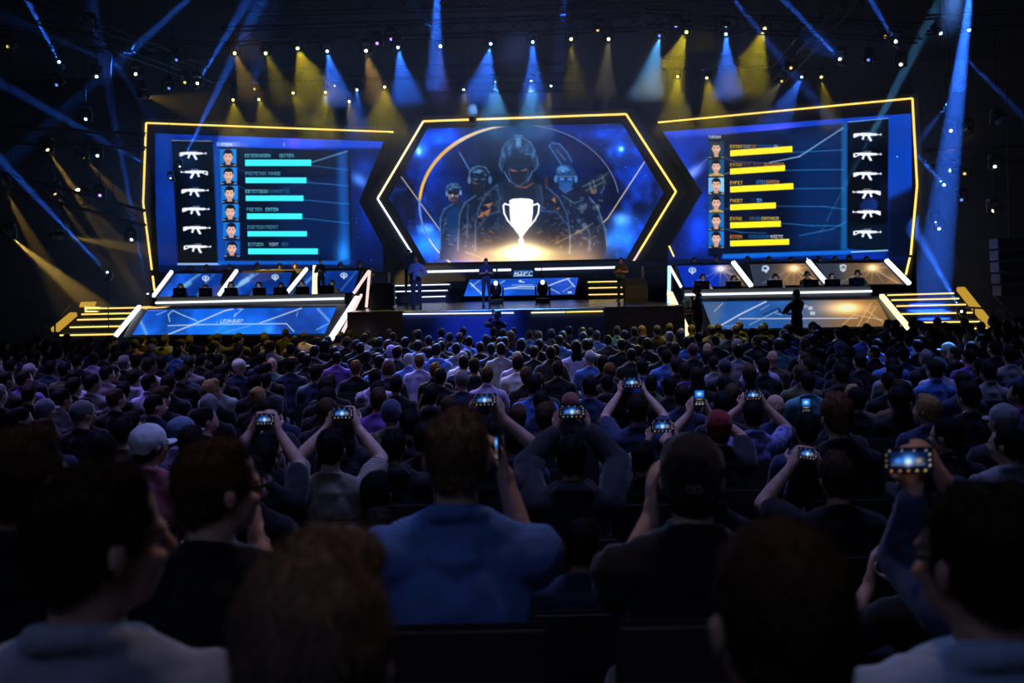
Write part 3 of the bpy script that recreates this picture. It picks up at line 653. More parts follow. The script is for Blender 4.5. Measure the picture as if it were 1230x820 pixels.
def paint_right(p):
    X, Y = p.X, p.Y
    p.C[:] = (4, 20, 84); p.clouds(40, (10, 52, 165), .8, 12, .4, .85); p.stars(70, (795, 135, 1096, 310), (110, 170, 255), 15)
    p.poly([(793, 140), (1098, 130), (1098, 152), (1018, 150), (850, 163), (793, 163)], (16, 66, 215), .85, 2.5)
    p.glow(925, 158, 28, 8, (70, 20, 60), .9); p.glow(946, 152, 14, 6, (60, 20, 70), .7); p.line([(932, 162), (934, 152)], .7, (190, 170, 255), .7); p.poly([(975, 153), (1018, 149), (1018, 158), (975, 160)], (60, 150, 235), .6, 1.5)
    p.glow(832, 208, 16, 6, (120, 130, 190), .9, 1, -.7); p.glow(820, 195, 16, 26, (20, 70, 200), .5); p.glow(838, 280, 14, 24, (10, 50, 190), .6); p.line([(813, 225), (850, 190)], 1.6, (110, 150, 240), .5, 1.6)
    p.poly([(1067, 140), (1097, 136), (1097, 228), (1067, 250)], (8, 62, 175), .85, 2); p.poly([(1067, 240), (1097, 225), (1097, 310), (1067, 310)], (2, 8, 30), .95, 4); p.glow(1077.6, 188, .8, .8, (170, 200, 255), 1)
    p.poly([(851, 163.5), (1017, 147.5), (1017, 301), (851, 308)], (2, 9, 34), 1, .8)
    p.poly([(950, 160), (1017, 153), (1017, 300), (955, 302)], (6, 50, 118), .6, 14); p.poly([(1011, 147.5), (1017.5, 147), (1017.5, 300), (1010, 300)], (24, 130, 210), .55, 2)
    p.line([(925, 195), (960, 188), (1012, 154)], 1.2, (160, 205, 240), .9, .8); p.line([(868, 188), (882, 194), (925, 196)], 1.1, (150, 140, 170), .5, 1); p.line([(868, 210), (884, 204)], 1.1, (190, 180, 180), .6, 1)
    for pts in ([(951, 183), (1012, 180)], [(943, 204.5), (1013, 203.5)], [(953, 226.5), (1013, 226)], [(932, 247.5), (990, 248), (1016, 251.5)], [(940, 268), (975, 271), (1012, 271)], [(960, 283), (1000, 275), (1016, 266)], [(868, 252), (880, 249)], [(868, 274), (890, 279), (920, 280)]):
        p.line(pts, .9, (60, 160, 225), .6, .8)
    p.poly([(1018, 147), (1067, 142), (1066, 302), (1018, 298)], (1, 3, 9), 1, .7); p.line([(1019, 146.6), (1067, 142)], .9, (150, 200, 235), .9)
    p.poly([(1020, 270), (1066, 270), (1066, 301), (1020, 298)], (2, 22, 44), .7, 3)
    p.line([(1022, 302.5), (1066, 300.6)], 1.6, (150, 220, 245), .95, .6); p.poly([(868, 305), (1022, 300), (1022, 305), (868, 310.6)], (12, 100, 210), .95, .7)
    p.rect(795, 311, 1097, 335, (3, 10, 36), .9, 1)
    word(p, 851, 164.6, 3.4, 'TOROKA', (225, 235, 245), 1, 0, .42)
    for k, (cx, cy) in enumerate(((1042, 162), (1042, 185.6), (1042, 209), (1041, 231), (1041, 255), (1041.8, 279))): gun(p, cx, cy, 34, (-1 if k in (3, 4) else 1), k)
    bgs = ((10, 50, 80), (10, 70, 110), (110, 170, 215), (14, 62, 110), (16, 90, 160), (20, 100, 175))
    for k, y in enumerate((169.6, 191.4, 213.2, 235, 256.2, 277.6)):
        portrait(p, 851, y, 18.6, 20, k, (bgs[k], (18, 14, 14) if k else (60, 50, 46), (40, 34, 26) if k not in (1, 3) else (170, 140, 50)))
    ye, y2 = (255, 232, 30), (235, 190, 40); bl = (30, 100, 180)
    for k, (x0, y0, x1, yr, h) in enumerate(((877, 180.4, 951.8, 175.2, 7.4), (877, 202.4, 943, 198, 7.2), (877, 223.8, 953, 219.8, 7.4), (877, 245.4, 932, 243, 7.2), (877, 267, 938, 265, 7.2), (877, 288.8, 948, 286.8, 7))):
        p.poly([(x0, y0), (x1, yr), (x1, yr + h), (x0, y0 + h)], ye, 1, .4)
        sl = (yr - y0) / (x1 - x0)
        specs = ([('EATNT', .5, y2, 1), ('OOE', .5, (200, 190, 170), .9), ('OE', .5, (220, 130, 60), .9), ('TEOOOO', 1, bl, .9), ('IN', 0, (170, 200, 240), .9)],
                 [('ENTNT', 1, y2, .8), ('ETE EOM', 3, (150, 100, 60), .6), ('OUTNTERT', 0, (225, 150, 60), .9)], [('ENFET', 16, y2, .95), ('OTEI', .5, (80, 160, 220), .9), ('ENTEM', 0, (225, 150, 80), .95)],
                 [('FNOET', 10, y2, .95), ('OT', .5, (30, 60, 120), .9), ('EM', 0, (110, 190, 240), .95)], [('ENTNI', 9, y2, .95), ('OE', .5, (150, 130, 110), .7), ('OO', 1, (30, 130, 220), .9), ('ONTNMOR', 0, (240, 200, 80), .9)],
                 [('EITEM', 8, (230, 150, 40), .95), ('OTEOOOOR', 1, (30, 120, 190), .8), ('NTETE', 0, (230, 225, 225), .95)])[k]
        smear(p, x0, y0 - 4.4, 4.0, specs, sl)

def side_wall(name, pl, scr, outer, inner_b, leds, painter, label, lv):
    r = empty(name, tuple((pl.o.x + lv, pl.o.y, 0)), label=label, cat='video wall')
    bm = bmesh.new(); add_ring(bm, pl.pts(outer, .12), pl.pts(inner_b, .06), pl.n, .5); under(r, 'bezel', bm, M['blackbezel'])
    put(r, 'screen', screen_mesh('screen', pl, scr, 1.5, painter, 0.0), M['screen'])
    for a, b, mt in leds: led(r, pl, a, b, mt, .065, .18)
    return r
side_wall('side_video_wall', LP, [(185, 158), (468, 168), (434, 240), (476, 318), (476, 327), (189, 328)],
          [(170, 142), (478, 153), (478, 164), (440, 240), (482, 318), (482, 336), (176, 336), (166, 243)],
          [(186, 160), (461, 169.8), (461, 170), (431, 242), (472, 318), (472, 326), (191, 327), (186, 243)],
          (((175.5, 147.6), (472.5, 158.4), 'led_y'), ((175.5, 147.6), (172, 243.4), 'led_y'), ((172, 243.4), (182.4, 324), 'led_y'), ((183.4, 331), (185.6, 349), 'led_y')),
          paint_left, 'left video wall with cyan score bars and six portraits', 1)
side_wall('side_video_wall', RP, [(794, 155), (1097, 133), (1098, 228), (1092, 322), (800, 322), (800, 300), (841, 231)],
          [(784, 142), (1103, 112), (1110, 222), (1094, 336), (790, 336), (790, 304), (835, 231), (784, 156)],
          [(796, 158), (1094.5, 136), (1095.5, 228), (1090, 319), (802, 318), (802, 300), (843, 231), (796, 158.2)],
          (((790.5, 147), (1096, 118), 'led_y'), ((1096, 118), (1101.6, 222.7), 'led_y'), ((1101.6, 222.7), (1094, 306), 'led_y'), ((1093, 309), (1088, 330), 'led_y'), ((803.6, 295), (809.5, 308), 'led_y')),
          paint_right, 'right video wall with yellow score bars and six portraits', 3)

# ------------------------------------------------------------------ slanted video panels and their frames
def emblem(p, cx, cy, s, kind):
    c = (215, 232, 250)
    if kind == 0:   # winged round badge
        p.ell(cx, cy, 5.2 * s, 3.8 * s, c, .95, .4); p.ell(cx, cy - .2 * s, 3.4 * s, 2.2 * s, (20, 80, 170), .9, .4); p.ell(cx, cy, 1.6 * s, 1.8 * s, c, .95, .4); p.poly([(cx - 2.4 * s, cy + 2.8 * s), (cx + 2.4 * s, cy + 2.8 * s), (cx, cy + 6 * s)], c, .95, .4)
    elif kind == 1:  # ram-like shield
        p.ell(cx, cy - 1 * s, 5 * s, 4 * s, c, .95, .4); p.ell(cx - .6 * s, cy - 1 * s, 2.6 * s, 1.8 * s, (30, 60, 130), .9, .4); p.poly([(cx - 2 * s, cy + 2 * s), (cx + 4 * s, cy + 1 * s), (cx + .5 * s, cy + 6 * s)], c, .95, .4); p.rect(cx - 5 * s, cy + .4 * s, cx - 2.5 * s, cy + 3 * s, c, .8, .4)
    else:           # round shield
        p.poly([(cx - 4.6 * s, cy - 3.6 * s), (cx, cy - 5 * s), (cx + 4.6 * s, cy - 3.6 * s), (cx + 3.6 * s, cy + 3 * s), (cx, cy + 5.6 * s), (cx - 3.6 * s, cy + 3 * s)], c, .95, .4); p.ell(cx, cy - .4 * s, 3 * s, 2.4 * s, (90, 96, 110), .9, .4); p.line([(cx - 2.4 * s, cy - 1 * s), (cx + 2 * s, cy + 1.4 * s)], .9 * s, c, .95, .4)

def panel(name, label, quad, depths, border, painter, leds, res=1.3, frame='grey', ledw=.10, base_z=None):
    """quad = photo pixels TL TR BR BL; depths = (top, bottom-left, bottom-right)"""
    TL, TR, BR, BL = quad
    pl = Plane(P(*BL, depths[1]), P(*BR, depths[2]), P(*TL, depths[0]))
    r = empty(name, tuple(P((BL[0] + BR[0]) / 2, BL[1], (depths[1] + depths[2]) / 2)), label=label, cat='video panel')
    cx, cy = sum(q[0] for q in quad) / 4, sum(q[1] for q in quad) / 4
    bx, by = border
    out = [(TL[0] - bx, TL[1] - by), (TR[0] + bx, TR[1] - by), (BR[0] + bx, BR[1] + by), (BL[0] - bx, BL[1] + by)]
    bm = bmesh.new(); add_ring(bm, pl.pts(out, .06), pl.pts(quad, .06), pl.n, .22); under(r, 'frame', bm, M[frame])
    bm = bmesh.new(); add_prism(bm, pl.pts([((a + TL[0] * 0), b) for a, b in quad], -.05), pl.n, .1); under(r, 'backing', bm, M['black'])
    put(r, 'screen', screen_mesh('screen', pl, [(q[0] + (.8 if q[0] > cx else -.8), q[1] + (.5 if q[1] > cy else -.5)) for q in quad], res, painter, 0.02), M['screen_low'])
    if name == 'slanted_video_panel':
        for t in (.08, .5, .92):
            q = pl.at(BL[0] * (1 - t) + BR[0] * t, (BL[1] * (1 - t) + BR[1] * t), -.12); bm = bmesh.new(); add_tube(bm, q, (q.x, q.y, 1.2), .03, seg=6); under(r, 'support_leg', bm, M['truss'])
    for a, b, mt, wd in leds:
        bm = bmesh.new(); add_bar(bm, pl.at(*a, .14), pl.at(*b, .14), wd, .1, up=pl.n); under(r, 'light_strip', bm, M[mt])
    return r, pl

def pp_left_low(p):
    p.C[:] = (14, 70, 170); p.clouds(50, (20, 80, 170), .9, 3, .35, .8); p.clouds(18, (60, 90, 150), .5, 7, .5, .9)
    p.poly([(200, 372), (232, 372), (224, 402), (190, 402)], (10, 60, 130), .5, 3); p.poly([(340, 367), (396, 368), (384, 398), (330, 398)], (34, 60, 150), .5, 4)
    W = (205, 228, 250)
    p.line([(201, 402), (231, 390), (270, 373), (280, 371)], 1.5, W, .95); p.line([(312, 388), (362, 370)], 1.4, W, .9); p.line([(202, 391), (244, 389.6), (344, 388.6), (353, 398)], 1.2, W, .9)
    p.line([(204, 386), (202, 378), (207, 373)], 1.2, W, .8); p.line([(208, 373), (221, 379), (236, 385)], 1.2, W, .85); p.line([(168, 384), (176, 401)], 3, (130, 190, 245), .9, 1.5); p.line([(188, 378), (200, 373)], 1, W, .7)
    p.line([(382, 371), (398, 388)], 2.6, (150, 195, 250), .75, 1.4); p.line([(380, 396), (400, 386)], 1, W, .7); p.line([(290, 372), (281, 380), (283, 376)], 1, W, .8); p.line([(286, 371), (292, 371)], 1, W, .8); p.line([(358, 374), (356, 380)], .8, W, .7)
    p.line([(270, 399), (300, 391)], .8, W, .5); p.line([(261, 386), (259, 390)], .8, W, .7)
    word(p, 265, 385.6, 4.6, 'LEUN-BUR7', (225, 240, 255), 1, 0, .52, .4)
panel('sloping_video_panel', 'long low sloping blue video panel with white lines at the front left of the stage', [(177, 370.4), (405, 367.4), (390, 400.5), (158, 402)], (28.2, 26.0, 26.4), (10, 2.6), pp_left_low,
      (((167.5, 368), (139, 403), 'led_w', .10), ((429, 357), (397, 407), 'led_w', .14)), 1.6)
def pp_right_low(p):
    p.C[:] = (40, 90, 165); p.clouds(40, (30, 50, 80), .6, 23, .4, .8)
    t = np.clip((p.X - 940) / 80, 0, 1)[:, None]; p.C = p.C * (1 - t) + np.array((150, 108, 66)) * t
    p.poly([(845, 362), (870, 362), (862, 396), (845, 396)], (110, 120, 135), .5, 4)
    p.glow(1015, 370, 26, 8, (190, 150, 90), 1.0); p.glow(1019, 369, 9, 4, (120, 110, 90), 1)
    W = (220, 226, 240)
    p.line([(862, 393), (888, 378), (920, 362)], 1.6, W, .95); p.line([(870, 392), (882, 391)], 1, W, .5); p.line([(888, 382.6), (960, 382.4), (1030, 382)], 1.2, W, .9); p.line([(900, 390), (934, 373)], 1.2, (150, 190, 235), .8); p.line([(917, 378), (935, 370)], 1.6, (20, 40, 80), .8)
    p.line([(858, 374), (868, 364)], 1, W, .7); p.line([(914, 372), (924, 366)], .9, W, .6)
    for a, b in (((1030, 392), (1046, 364)), ((1040, 372), (1066, 391)), ((1012, 390), (1032, 372)), ((1052, 368), (1038, 392)), ((1025, 378), (1060, 384))): p.line([a, b], 1.0, (250, 215, 150), .75, .8)
    p.rect(971, 368, 976, 372, W, .8, .5); p.rect(973, 374, 979, 378, W, .8, .5); p.rect(966, 366, 970, 370, W, .5, .6); p.line([(931, 376), (939, 378)], 1, W, .6)
panel('sloping_video_panel', 'long low sloping video panel, blue turning gold, front right of the stage', [(843, 361), (1054, 358.2), (1072, 391.5), (856, 395)], (28.0, 26.0, 25.6), (12, 2.6), pp_right_low,
      (((804.5, 352), (828, 404), 'led_wy', .17), ((1059, 355), (1095, 398), 'led_wy', .13)), 1.6)

def pp_blue(x0, e, ek, streak):
    def f(p):
        p.C[:] = (10, 62, 160); p.clouds(22, (20, 70, 150), .8, int(x0), .4, .8)
        p.poly([(x0 + 45, 322), (x0 + 100, 322), (x0 + 90, 357), (x0 + 20, 357)], (6, 34, 110), .6, 8)
        for a, b, w, al in streak: p.line([a, b], w, (150, 210, 250), al, 1.4)
        emblem(p, *e, .85, ek)
    return f
for q, e, ek, st, lab in (
    ([(210, 327.8), (268, 327.4), (261, 354.6), (189, 356.2)], (247, 334), 0, (((240, 329), (214, 347), 3, .6), ((228, 340), (222, 344), 5, .6), ((258, 328), (236, 354), 1, .5)), 'slanted blue video panel with a badge, outermost of the left three'),
    ([(288, 326.6), (351, 326), (344, 352.8), (268, 354.6)], (330.5, 332.5), 0, (((303, 330), (284, 345), 4, .7), ((310, 328), (274, 352), 1.4, .7), ((297, 336), (290, 340), 6, .8)), 'slanted blue video panel with a round badge, middle of the left three'),
    ([(372, 324.4), (432, 323.8), (424, 351), (349, 352.8)], (413, 330.5), 0, (((380, 328), (360, 346), 3, .6), ((428, 326), (410, 348), 1, .5)), 'slanted blue video panel with a round badge, innermost of the left three')):
    panel('slanted_video_panel', lab, q, (33.2, 32.2, 32.2), (4, 1.4), pp_blue(q[3][0], e, ek, st), (((q[0][0] - 3.5, q[0][1] - 2), (q[3][0] - 5, q[3][1] - .5), 'led_w', .10),), 1.5, 'black')
def pp_gold(x0, e, ek, gx, gy, amt):
    def f(p):
        t = np.clip((p.X - x0 - (1 - amt) * 70) / 26, 0, 1)[:, None]; p.C[:] = (10, 50, 190) if amt < .6 else (52, 60, 78)
        p.C = p.C * (1 - t) + np.array((112, 88, 66)) * t; p.clouds(16, (60, 40, 20), .7, int(x0), .4, .8, t[:, 0])
        p.glow(gx, gy, 9, 5, (220, 170, 100), 1); p.glow(gx, gy, 3, 2.4, (180, 170, 150), 1)
        for k in range(6):
            a = -.6 + k * .55; p.line([(gx, gy), (gx + 34 * math.cos(a), gy + 26 * math.sin(a))], .9, (255, 225, 170), .6, .7, taper=1)
        p.line([(gx + 6, gy + 4), (x0 + 88, 344)], 1.2, (240, 210, 160), .7, .8); p.line([(x0 + 10, 340), (x0 + 50, 320)], 1, (200, 210, 230), .4, .9)
        emblem(p, *e, .9, ek)
    return f
for q, e, ek, g, amt, lab in (
    ([(813, 318), (878, 317), (896, 343), (822, 344.8)], (831.6, 324.5), 0, (865.6, 322.5), .45, 'slanted video panel half blue half gold, innermost of the right three'),
    ([(900, 316.4), (968, 315.4), (988, 341.6), (906, 343.2)], (919.6, 323), 1, (954, 322), .8, 'slanted dark gold video panel with a badge, middle of the right three'),
    ([(980, 315.6), (1062, 314.6), (1086, 340.6), (998, 342)], (1012.6, 321.6), 2, (1048, 321.5), .95, 'slanted gold video panel with a shield badge, outermost of the right three')):
    lds = [((q[1][0] + 2.4, q[1][1] - 2.5), (q[2][0] + 6.5, q[2][1] + .2), 'led_w', .13)]
    panel('slanted_video_panel', lab, q, (31.4, 30.6, 30.6), (1.6, 1.4), pp_gold(q[3][0], e, ek, *g, amt), lds, 1.5, 'black')

def pp_centre(p):
    p.C[:] = (18, 80, 200); p.clouds(30, (30, 60, 140), .8, 33, .4, .8); p.poly([(652, 334), (694, 334), (690, 354), (656, 354)], (46, 76, 190), .6, 4)
    W = (205, 225, 252)
    p.line([(565, 340), (580, 354)], 1.8, W, .9); p.line([(566, 344), (576, 337)], 1, W, .8); p.line([(588, 348), (606, 337)], 1.2, W, .8); p.line([(598, 348), (625, 344), (655, 344.6), (672, 338), (684, 334)], 1.5, W, .95)
    p.line([(610, 346), (658, 347)], 1.2, W, .8); p.line([(615, 342), (640, 342)], 1, W, .7); p.line([(660, 346), (672, 352)], 1.1, W, .8); p.line([(682, 335), (690, 344)], 1.6, W, .9); p.line([(676, 350), (688, 343)], 1, W, .6); p.rect(682, 350, 687, 352, (230, 240, 250), .9)
    p.ell(625, 337.6, 2.2, 1.4, (225, 240, 255), .95, .4); p.rect(627, 338, 630, 339.4, (225, 240, 255), .9, .3)
panel('sloping_video_panel', 'blue sloping video panel between the two flights of steps under the hexagon', [(564, 334.8), (695, 332.6), (690, 353.6), (557, 355.6)], (38.0, 37.4, 37.4), (3, 1.2), pp_centre, (), 1.8, 'fascia')
# little host desk screen above it
def pp_desk(p):
    p.C[:] = (10, 60, 150); p.line([(618, 328.6), (624, 330), (630, 328.6)], 1.2, (220, 240, 250), .9); word(p, 618, 328.6, 5.2, 'MTFC', (225, 240, 252), .95, 0, .95, .2); p.line([(617, 331.4), (639, 330.8)], 1, (225, 240, 252), .9); p.rect(617, 324, 640, 325.4, (60, 120, 200), .8)
panel('desk_screen', 'small blue desk screen with white lettering standing on the central video panel', [(616.5, 324.6), (640, 324.2), (640.4, 332.6), (616, 333.4)], (38.1, 38.1, 38.1), (2.5, 1.6), pp_desk, (), 2.0, 'fascia')

# ------------------------------------------------------------------ wing decks, parapet strips, stairs
def wing(name, label, a, b, c, d, z0, z1, mat='fascia'):
    """deck whose footprint corners are plan points"""
    bm = bmesh.new(); add_prism(bm, [Vector((p[0], p[1], z1)) for p in (a, b, c, d)], (0, 0, -1), z1 - z0)
    o = link(name, bm_mesh(bm, name), M[mat]); tag(o, label, 'deck'); return o
def plan(px, d): return (X_at(px, d), d)
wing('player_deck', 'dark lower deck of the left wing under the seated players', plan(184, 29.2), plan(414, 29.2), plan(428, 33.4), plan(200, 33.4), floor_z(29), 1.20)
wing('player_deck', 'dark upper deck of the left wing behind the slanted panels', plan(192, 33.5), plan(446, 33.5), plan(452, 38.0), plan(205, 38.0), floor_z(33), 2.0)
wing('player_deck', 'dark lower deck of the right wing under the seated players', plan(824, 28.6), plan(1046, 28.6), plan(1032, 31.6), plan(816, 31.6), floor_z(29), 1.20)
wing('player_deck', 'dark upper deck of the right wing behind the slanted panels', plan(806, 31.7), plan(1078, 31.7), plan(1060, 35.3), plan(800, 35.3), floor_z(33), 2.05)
for lab, a, b, hgt, mt in (('white light strip along the parapet of the left wing', (187, 363.6, 28.9), (413, 358.4, 28.9), .55, 'led_w'), ('white light strip along the parapet of the right wing', (823, 353.8, 28.3), (1047, 349.6, 28.3), .55, 'led_w')):
    r = empty('parapet', tuple(P(*a)), label=lab, cat='parapet')
    A, B = P(*a), P(*b)
    bm = bmesh.new(); add_bar(bm, A + Vector((0, .12, -hgt / 2 + .16)), B + Vector((0, .12, -hgt / 2 + .16)), .12, hgt); under(r, 'board', bm, M['grey'])
    bm = bmesh.new(); add_bar(bm, A, B, .08, .065); under(r, 'light_strip', bm, M[mt])
    bm = bmesh.new(); add_bar(bm, A - Vector((0, -.3, .22)), B - Vector((0, -.3, .22)), .6, .05); under(r, 'ledge', bm, M['grey'])

def stairs(label, leds, side, mt, depth_of, tread=.5, riser=None):
    """leds: list of ((x0,y0),(x1,y1),d); each step is one part with its light strip"""
    a0 = P(*leds[0][0], leds[0][2]); r = empty('stairs', (a0.x, a0.y, 0), label=label, cat='stairs')
    for (p0, p1, d) in leds:
        A, B = P(*p0, d), P(*p1, d); zb = floor_z(d) if depth_of is None else depth_of
        bm = bmesh.new(); add_box(bm, ((A.x + B.x) / 2, d + tread / 2 + .03, (A.z + .05 + zb) / 2), (B.x - A.x + .1, tread, A.z + .05 - zb)); s = under(r, 'step', bm, M['fascia'])
        bm = bmesh.new(); add_bar(bm, A, B, .04, .042); me = bm_mesh(bm, 'light_strip'); me.transform(Matrix.Translation(r.location).inverted()); link('light_strip', me, M[mt], s)
    return r
stairs('flight of three white-edged steps at the left end of the stage back', [((466.6, 357.6), (535, 355.8), 36.6), ((470, 350.2), (537.6, 348.6), 37.1), ((473, 343), (540, 341.4), 37.6)], 0, 'led_w', ZS)
stairs('flight of three yellow-edged steps at the right end of the stage back', [((707, 353.8), (787, 352.4), 36.6), ((707, 345.8), (770, 344.6), 37.1), ((706, 338.6), (770, 337.2), 37.6)], 0, 'led_y', ZS)
stairs('wide yellow-edged outer stairs left of the stage', [((72, 402.6), (143, 401.2), 26.8), ((84, 393), (150, 391.6), 27.3), ((93, 384), (161, 382.4), 27.8), ((98, 377.4), (160, 376), 28.3), ((103, 370.6), (166.6, 369.4), 28.8)], 0, 'led_y', None)
stairs('wide yellow-edged outer stairs right of the stage', [((1103, 396), (1186, 394), 26.2), ((1090, 387.4), (1177, 386), 26.7), ((1083, 377), (1168, 375.4), 27.2), ((1077, 367.6), (1160, 365.6), 27.7), ((1071, 360.4), (1152, 358.4), 28.2), ((1066, 354.4), (1146, 352), 28.7)], 0, 'led_y', None)

def slab(name, label, pts, d, mat, thick=.12, cat='rail panel'):
    """upright board given by photo pixels, each with its own depth"""
    W = [P(x, y, dd) for x, y, dd in pts]; n = (W[1] - W[0]).cross(W[2] - W[0]).normalized()
    if n.y < 0: n = -n
    bm = bmesh.new(); add_prism(bm, W, n, thick); o = link(name, bm_mesh(bm, name), M[mat]); tag(o, label, cat); return o
slab('stair_side_panel', 'yellow-lit sloping side panel of the right outer stairs', [(1149.6, 344.7, 29), (1158.8, 344.4, 29), (1201, 397, 26.4), (1192, 397.6, 26.4)], 0, 'led_y2' if False else 'led_dim')
slab('stair_side_panel', 'yellow-lit sloping side panel of the left outer stairs', [(84, 375, 28), (92, 375, 28), (70, 394, 27), (61, 394, 27)], 0, 'led_dim')
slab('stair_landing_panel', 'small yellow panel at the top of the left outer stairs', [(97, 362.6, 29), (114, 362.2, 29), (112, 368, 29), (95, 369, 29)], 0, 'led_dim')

def rail(name, label, posts, top, parent=None, r=.025):
    root = empty(name, tuple(P(*posts[0][1])), label=label, cat='handrail')
    for a, b in posts: bm = bmesh.new(); add_tube(bm, P(*a), P(*b), r); under(root, 'post', bm, M['truss'], True)
    for a, b in zip(top[:-1], top[1:]): bm = bmesh.new(); add_tube(bm, P(*a), P(*b), r * 1.2); under(root, 'rail', bm, M['truss'], True)
    return root
rail('handrail', 'thin dark handrail beside the left outer stairs', [((40, 387, 26), (40, 405, 26)), ((52, 386, 26), (52, 405, 26)), ((66, 386, 26), (66, 405, 26))], [(38, 387, 26), (66, 386, 26), (84, 366, 28)])
rail('handrail', 'thin dark handrail right of the right outer stairs', [((1170, 370, 27), (1170, 396, 27)), ((1207, 373, 26), (1207, 398, 26)), ((1190, 371, 26.5), (1190, 397, 26.5)), ((1228, 375, 26), (1228, 399, 26))], [(1160, 369, 27), (1196, 371, 26.4), (1232, 376, 26)])
# angled light posts at the inner ends of the wings
def light_gate(label, segs):
    r = empty('light_post', tuple(P(*segs[0][0])), label=label, cat='light post')
    for a, b, mt, w_ in segs: bm = bmesh.new(); add_bar(bm, P(*a), P(*b), w_, w_); under(r, 'light_bar', bm, M[mt])
light_gate('angled pinkish light post at the inner end of the left wing', [((443.5, 325, 31), (425, 352, 30.6), 'led_p', .08), ((444, 325, 31), (440, 369, 31), 'led_p', .08), ((434, 354, 29), (410, 402, 25.6), 'led_p', .07)])
light_gate('angled bluish light post at the inner end of the right wing', [((804, 319, 30), (803.4, 366, 30), 'led_b', .10), ((805, 321, 30), (818.4, 345, 30), 'led_w', .08)])
_b = P(386, 356, 31.2)
bm = bmesh.new(); add_box(bm, (_b.x, 31.2, (1.2 + _b.z) / 2), (.9, .7, _b.z - 1.2)); bmesh.ops.bevel(bm, geom=bm.edges[:], offset=.02, segments=1, affect='EDGES'); tag(link('riser', bm_mesh(bm, 'riser'), M['black']), 'small black riser under the man standing on the left wing', 'riser')
light_gate('tall white glowing post on the left wing beside the standing man', [((379, 318.5, 32), (378, 353.5, 32), 'led_wy', .16)])
# low black cabinets flanking the steps
for lab, x0, x1, d, y0 in (('low dark cabinet with glass front between the left wing and steps', 444, 466, 36.5, 327), ('low dark cabinet with glass front right of the yellow steps', 774, 801, 36.5, 319)):
    bm = bmesh.new(); zt = P((x0 + x1) / 2, y0, d).z; add_box(bm, ((X_at(x0, d) + X_at(x1, d)) / 2, d + .4, (zt + ZS) / 2), (X_at(x1, d) - X_at(x0, d), .8, zt - ZS))
    bmesh.ops.bevel(bm, geom=bm.edges[:], offset=.03, segments=1, affect='EDGES')
    r = empty('side_cabinet', ((X_at(x0, d) + X_at(x1, d)) / 2, d + .4, ZS), label=lab, cat='cabinet'); under(r, 'body', bm, M['black'])
    bm = bmesh.new(); add_box(bm, ((X_at(x0, d) + X_at(x1, d)) / 2, d - .03, (zt + ZS) / 2 + .1), (X_at(x1, d) - X_at(x0, d) - .1, .04, (zt - ZS) * .6)); under(r, 'front_panel', bm, M['fascia'])

# floor monitors, mic stands
def floor_light(px, py, d, lab, s=1.0):
    b = P(px, py, d); b.z = ZS; r = empty('floor_moving_light', tuple(b), label=lab, cat='stage light')
    bm = bmesh.new(); add_box(bm, (0, 0, .08 * s), (.5 * s, .4 * s, .16 * s)); bmesh.ops.bevel(bm, geom=bm.edges[:], offset=.02, segments=1, affect='EDGES'); link('base', bm_mesh(bm, 'base'), M['plastic'], r)
    for sx in (-1, 1):
        bm = bmesh.new(); add_box(bm, (sx * .24 * s, 0, .35 * s), (.06 * s, .16 * s, .45 * s)); link('yoke_arm', bm_mesh(bm, 'yoke_arm'), M['plastic'], r)
    bm = bmesh.new(); bmesh.ops.create_uvsphere(bm, u_segments=16, v_segments=10, radius=.25 * s, matrix=Matrix.Translation((0, 0, .5 * s)) @ Matrix.Diagonal((.8, .9, 1.15, 1))); h = link('head', bm_mesh(bm, 'head', True), M['plastic'], r)
    bm = bmesh.new(); add_tube(bm, (0, -.12 * s, .66 * s), (0, -.22 * s, .74 * s), .07 * s, seg=12); link('lens', bm_mesh(bm, 'lens'), M['led_w'], h)
floor_light(596, 362.5, 31.5, 'black moving light on the stage floor beside the man in the navy shirt')
floor_light(652, 362, 31.5, 'black moving light on the stage floor right of the central panel')
def floor_monitor(px, py, d, lab):
    b = P(px, py, d); b.z = ZS; r = empty('floor_monitor', tuple(b), label=lab, cat='speaker')
    bm = bmesh.new(); add_prism(bm, [Vector((-.38, -.25, 0)), Vector((-.38, .3, 0)), Vector((-.38, .22, .75)), Vector((-.38, -.05, .8)), Vector((-.38, -.25, .5))], (1, 0, 0), .76); bmesh.ops.bevel(bm, geom=bm.edges[:], offset=.05, segments=2, affect='EDGES'); link('cabinet', bm_mesh(bm, 'cabinet'), M['plastic'], r)
    bm = bmesh.new(); add_box(bm, (0, -.27, .28), (.6, .03, .4)); link('grille', bm_mesh(bm, 'grille'), M['blackbezel'], r)
floor_monitor(460, 366.5, 29.5, 'black stage monitor speaker left of the man in blue')
floor_monitor(764, 362, 31, 'black stage monitor speaker right of the yellow steps')
for px, d, y0, lab in ((597.5, 32.2, 327, 'thin microphone stand behind the left moving light'), (651.5, 32.2, 318, 'tall thin microphone stand behind the right moving light')):
    b = P(px, 360, d); t = P(px, y0, d); r = empty('microphone_stand', (b.x, d, ZS), label=lab, cat='microphone stand')
    bm = bmesh.new(); add_tube(bm, (0, 0, .02), (0, 0, t.z - ZS), .014); link('pole', bm_mesh(bm, 'pole', True), M['truss'], r)
    bm = bmesh.new(); add_tube(bm, (0, 0, 0), (0, 0, .03), .16, seg=16); link('base', bm_mesh(bm, 'base'), M['truss'], r)
    bm = bmesh.new(); add_tube(bm, (0, 0, t.z - ZS), (0, -.06, t.z - ZS + .14), .022, .032); link('microphone', bm_mesh(bm, 'microphone', True), M['plastic'], r)
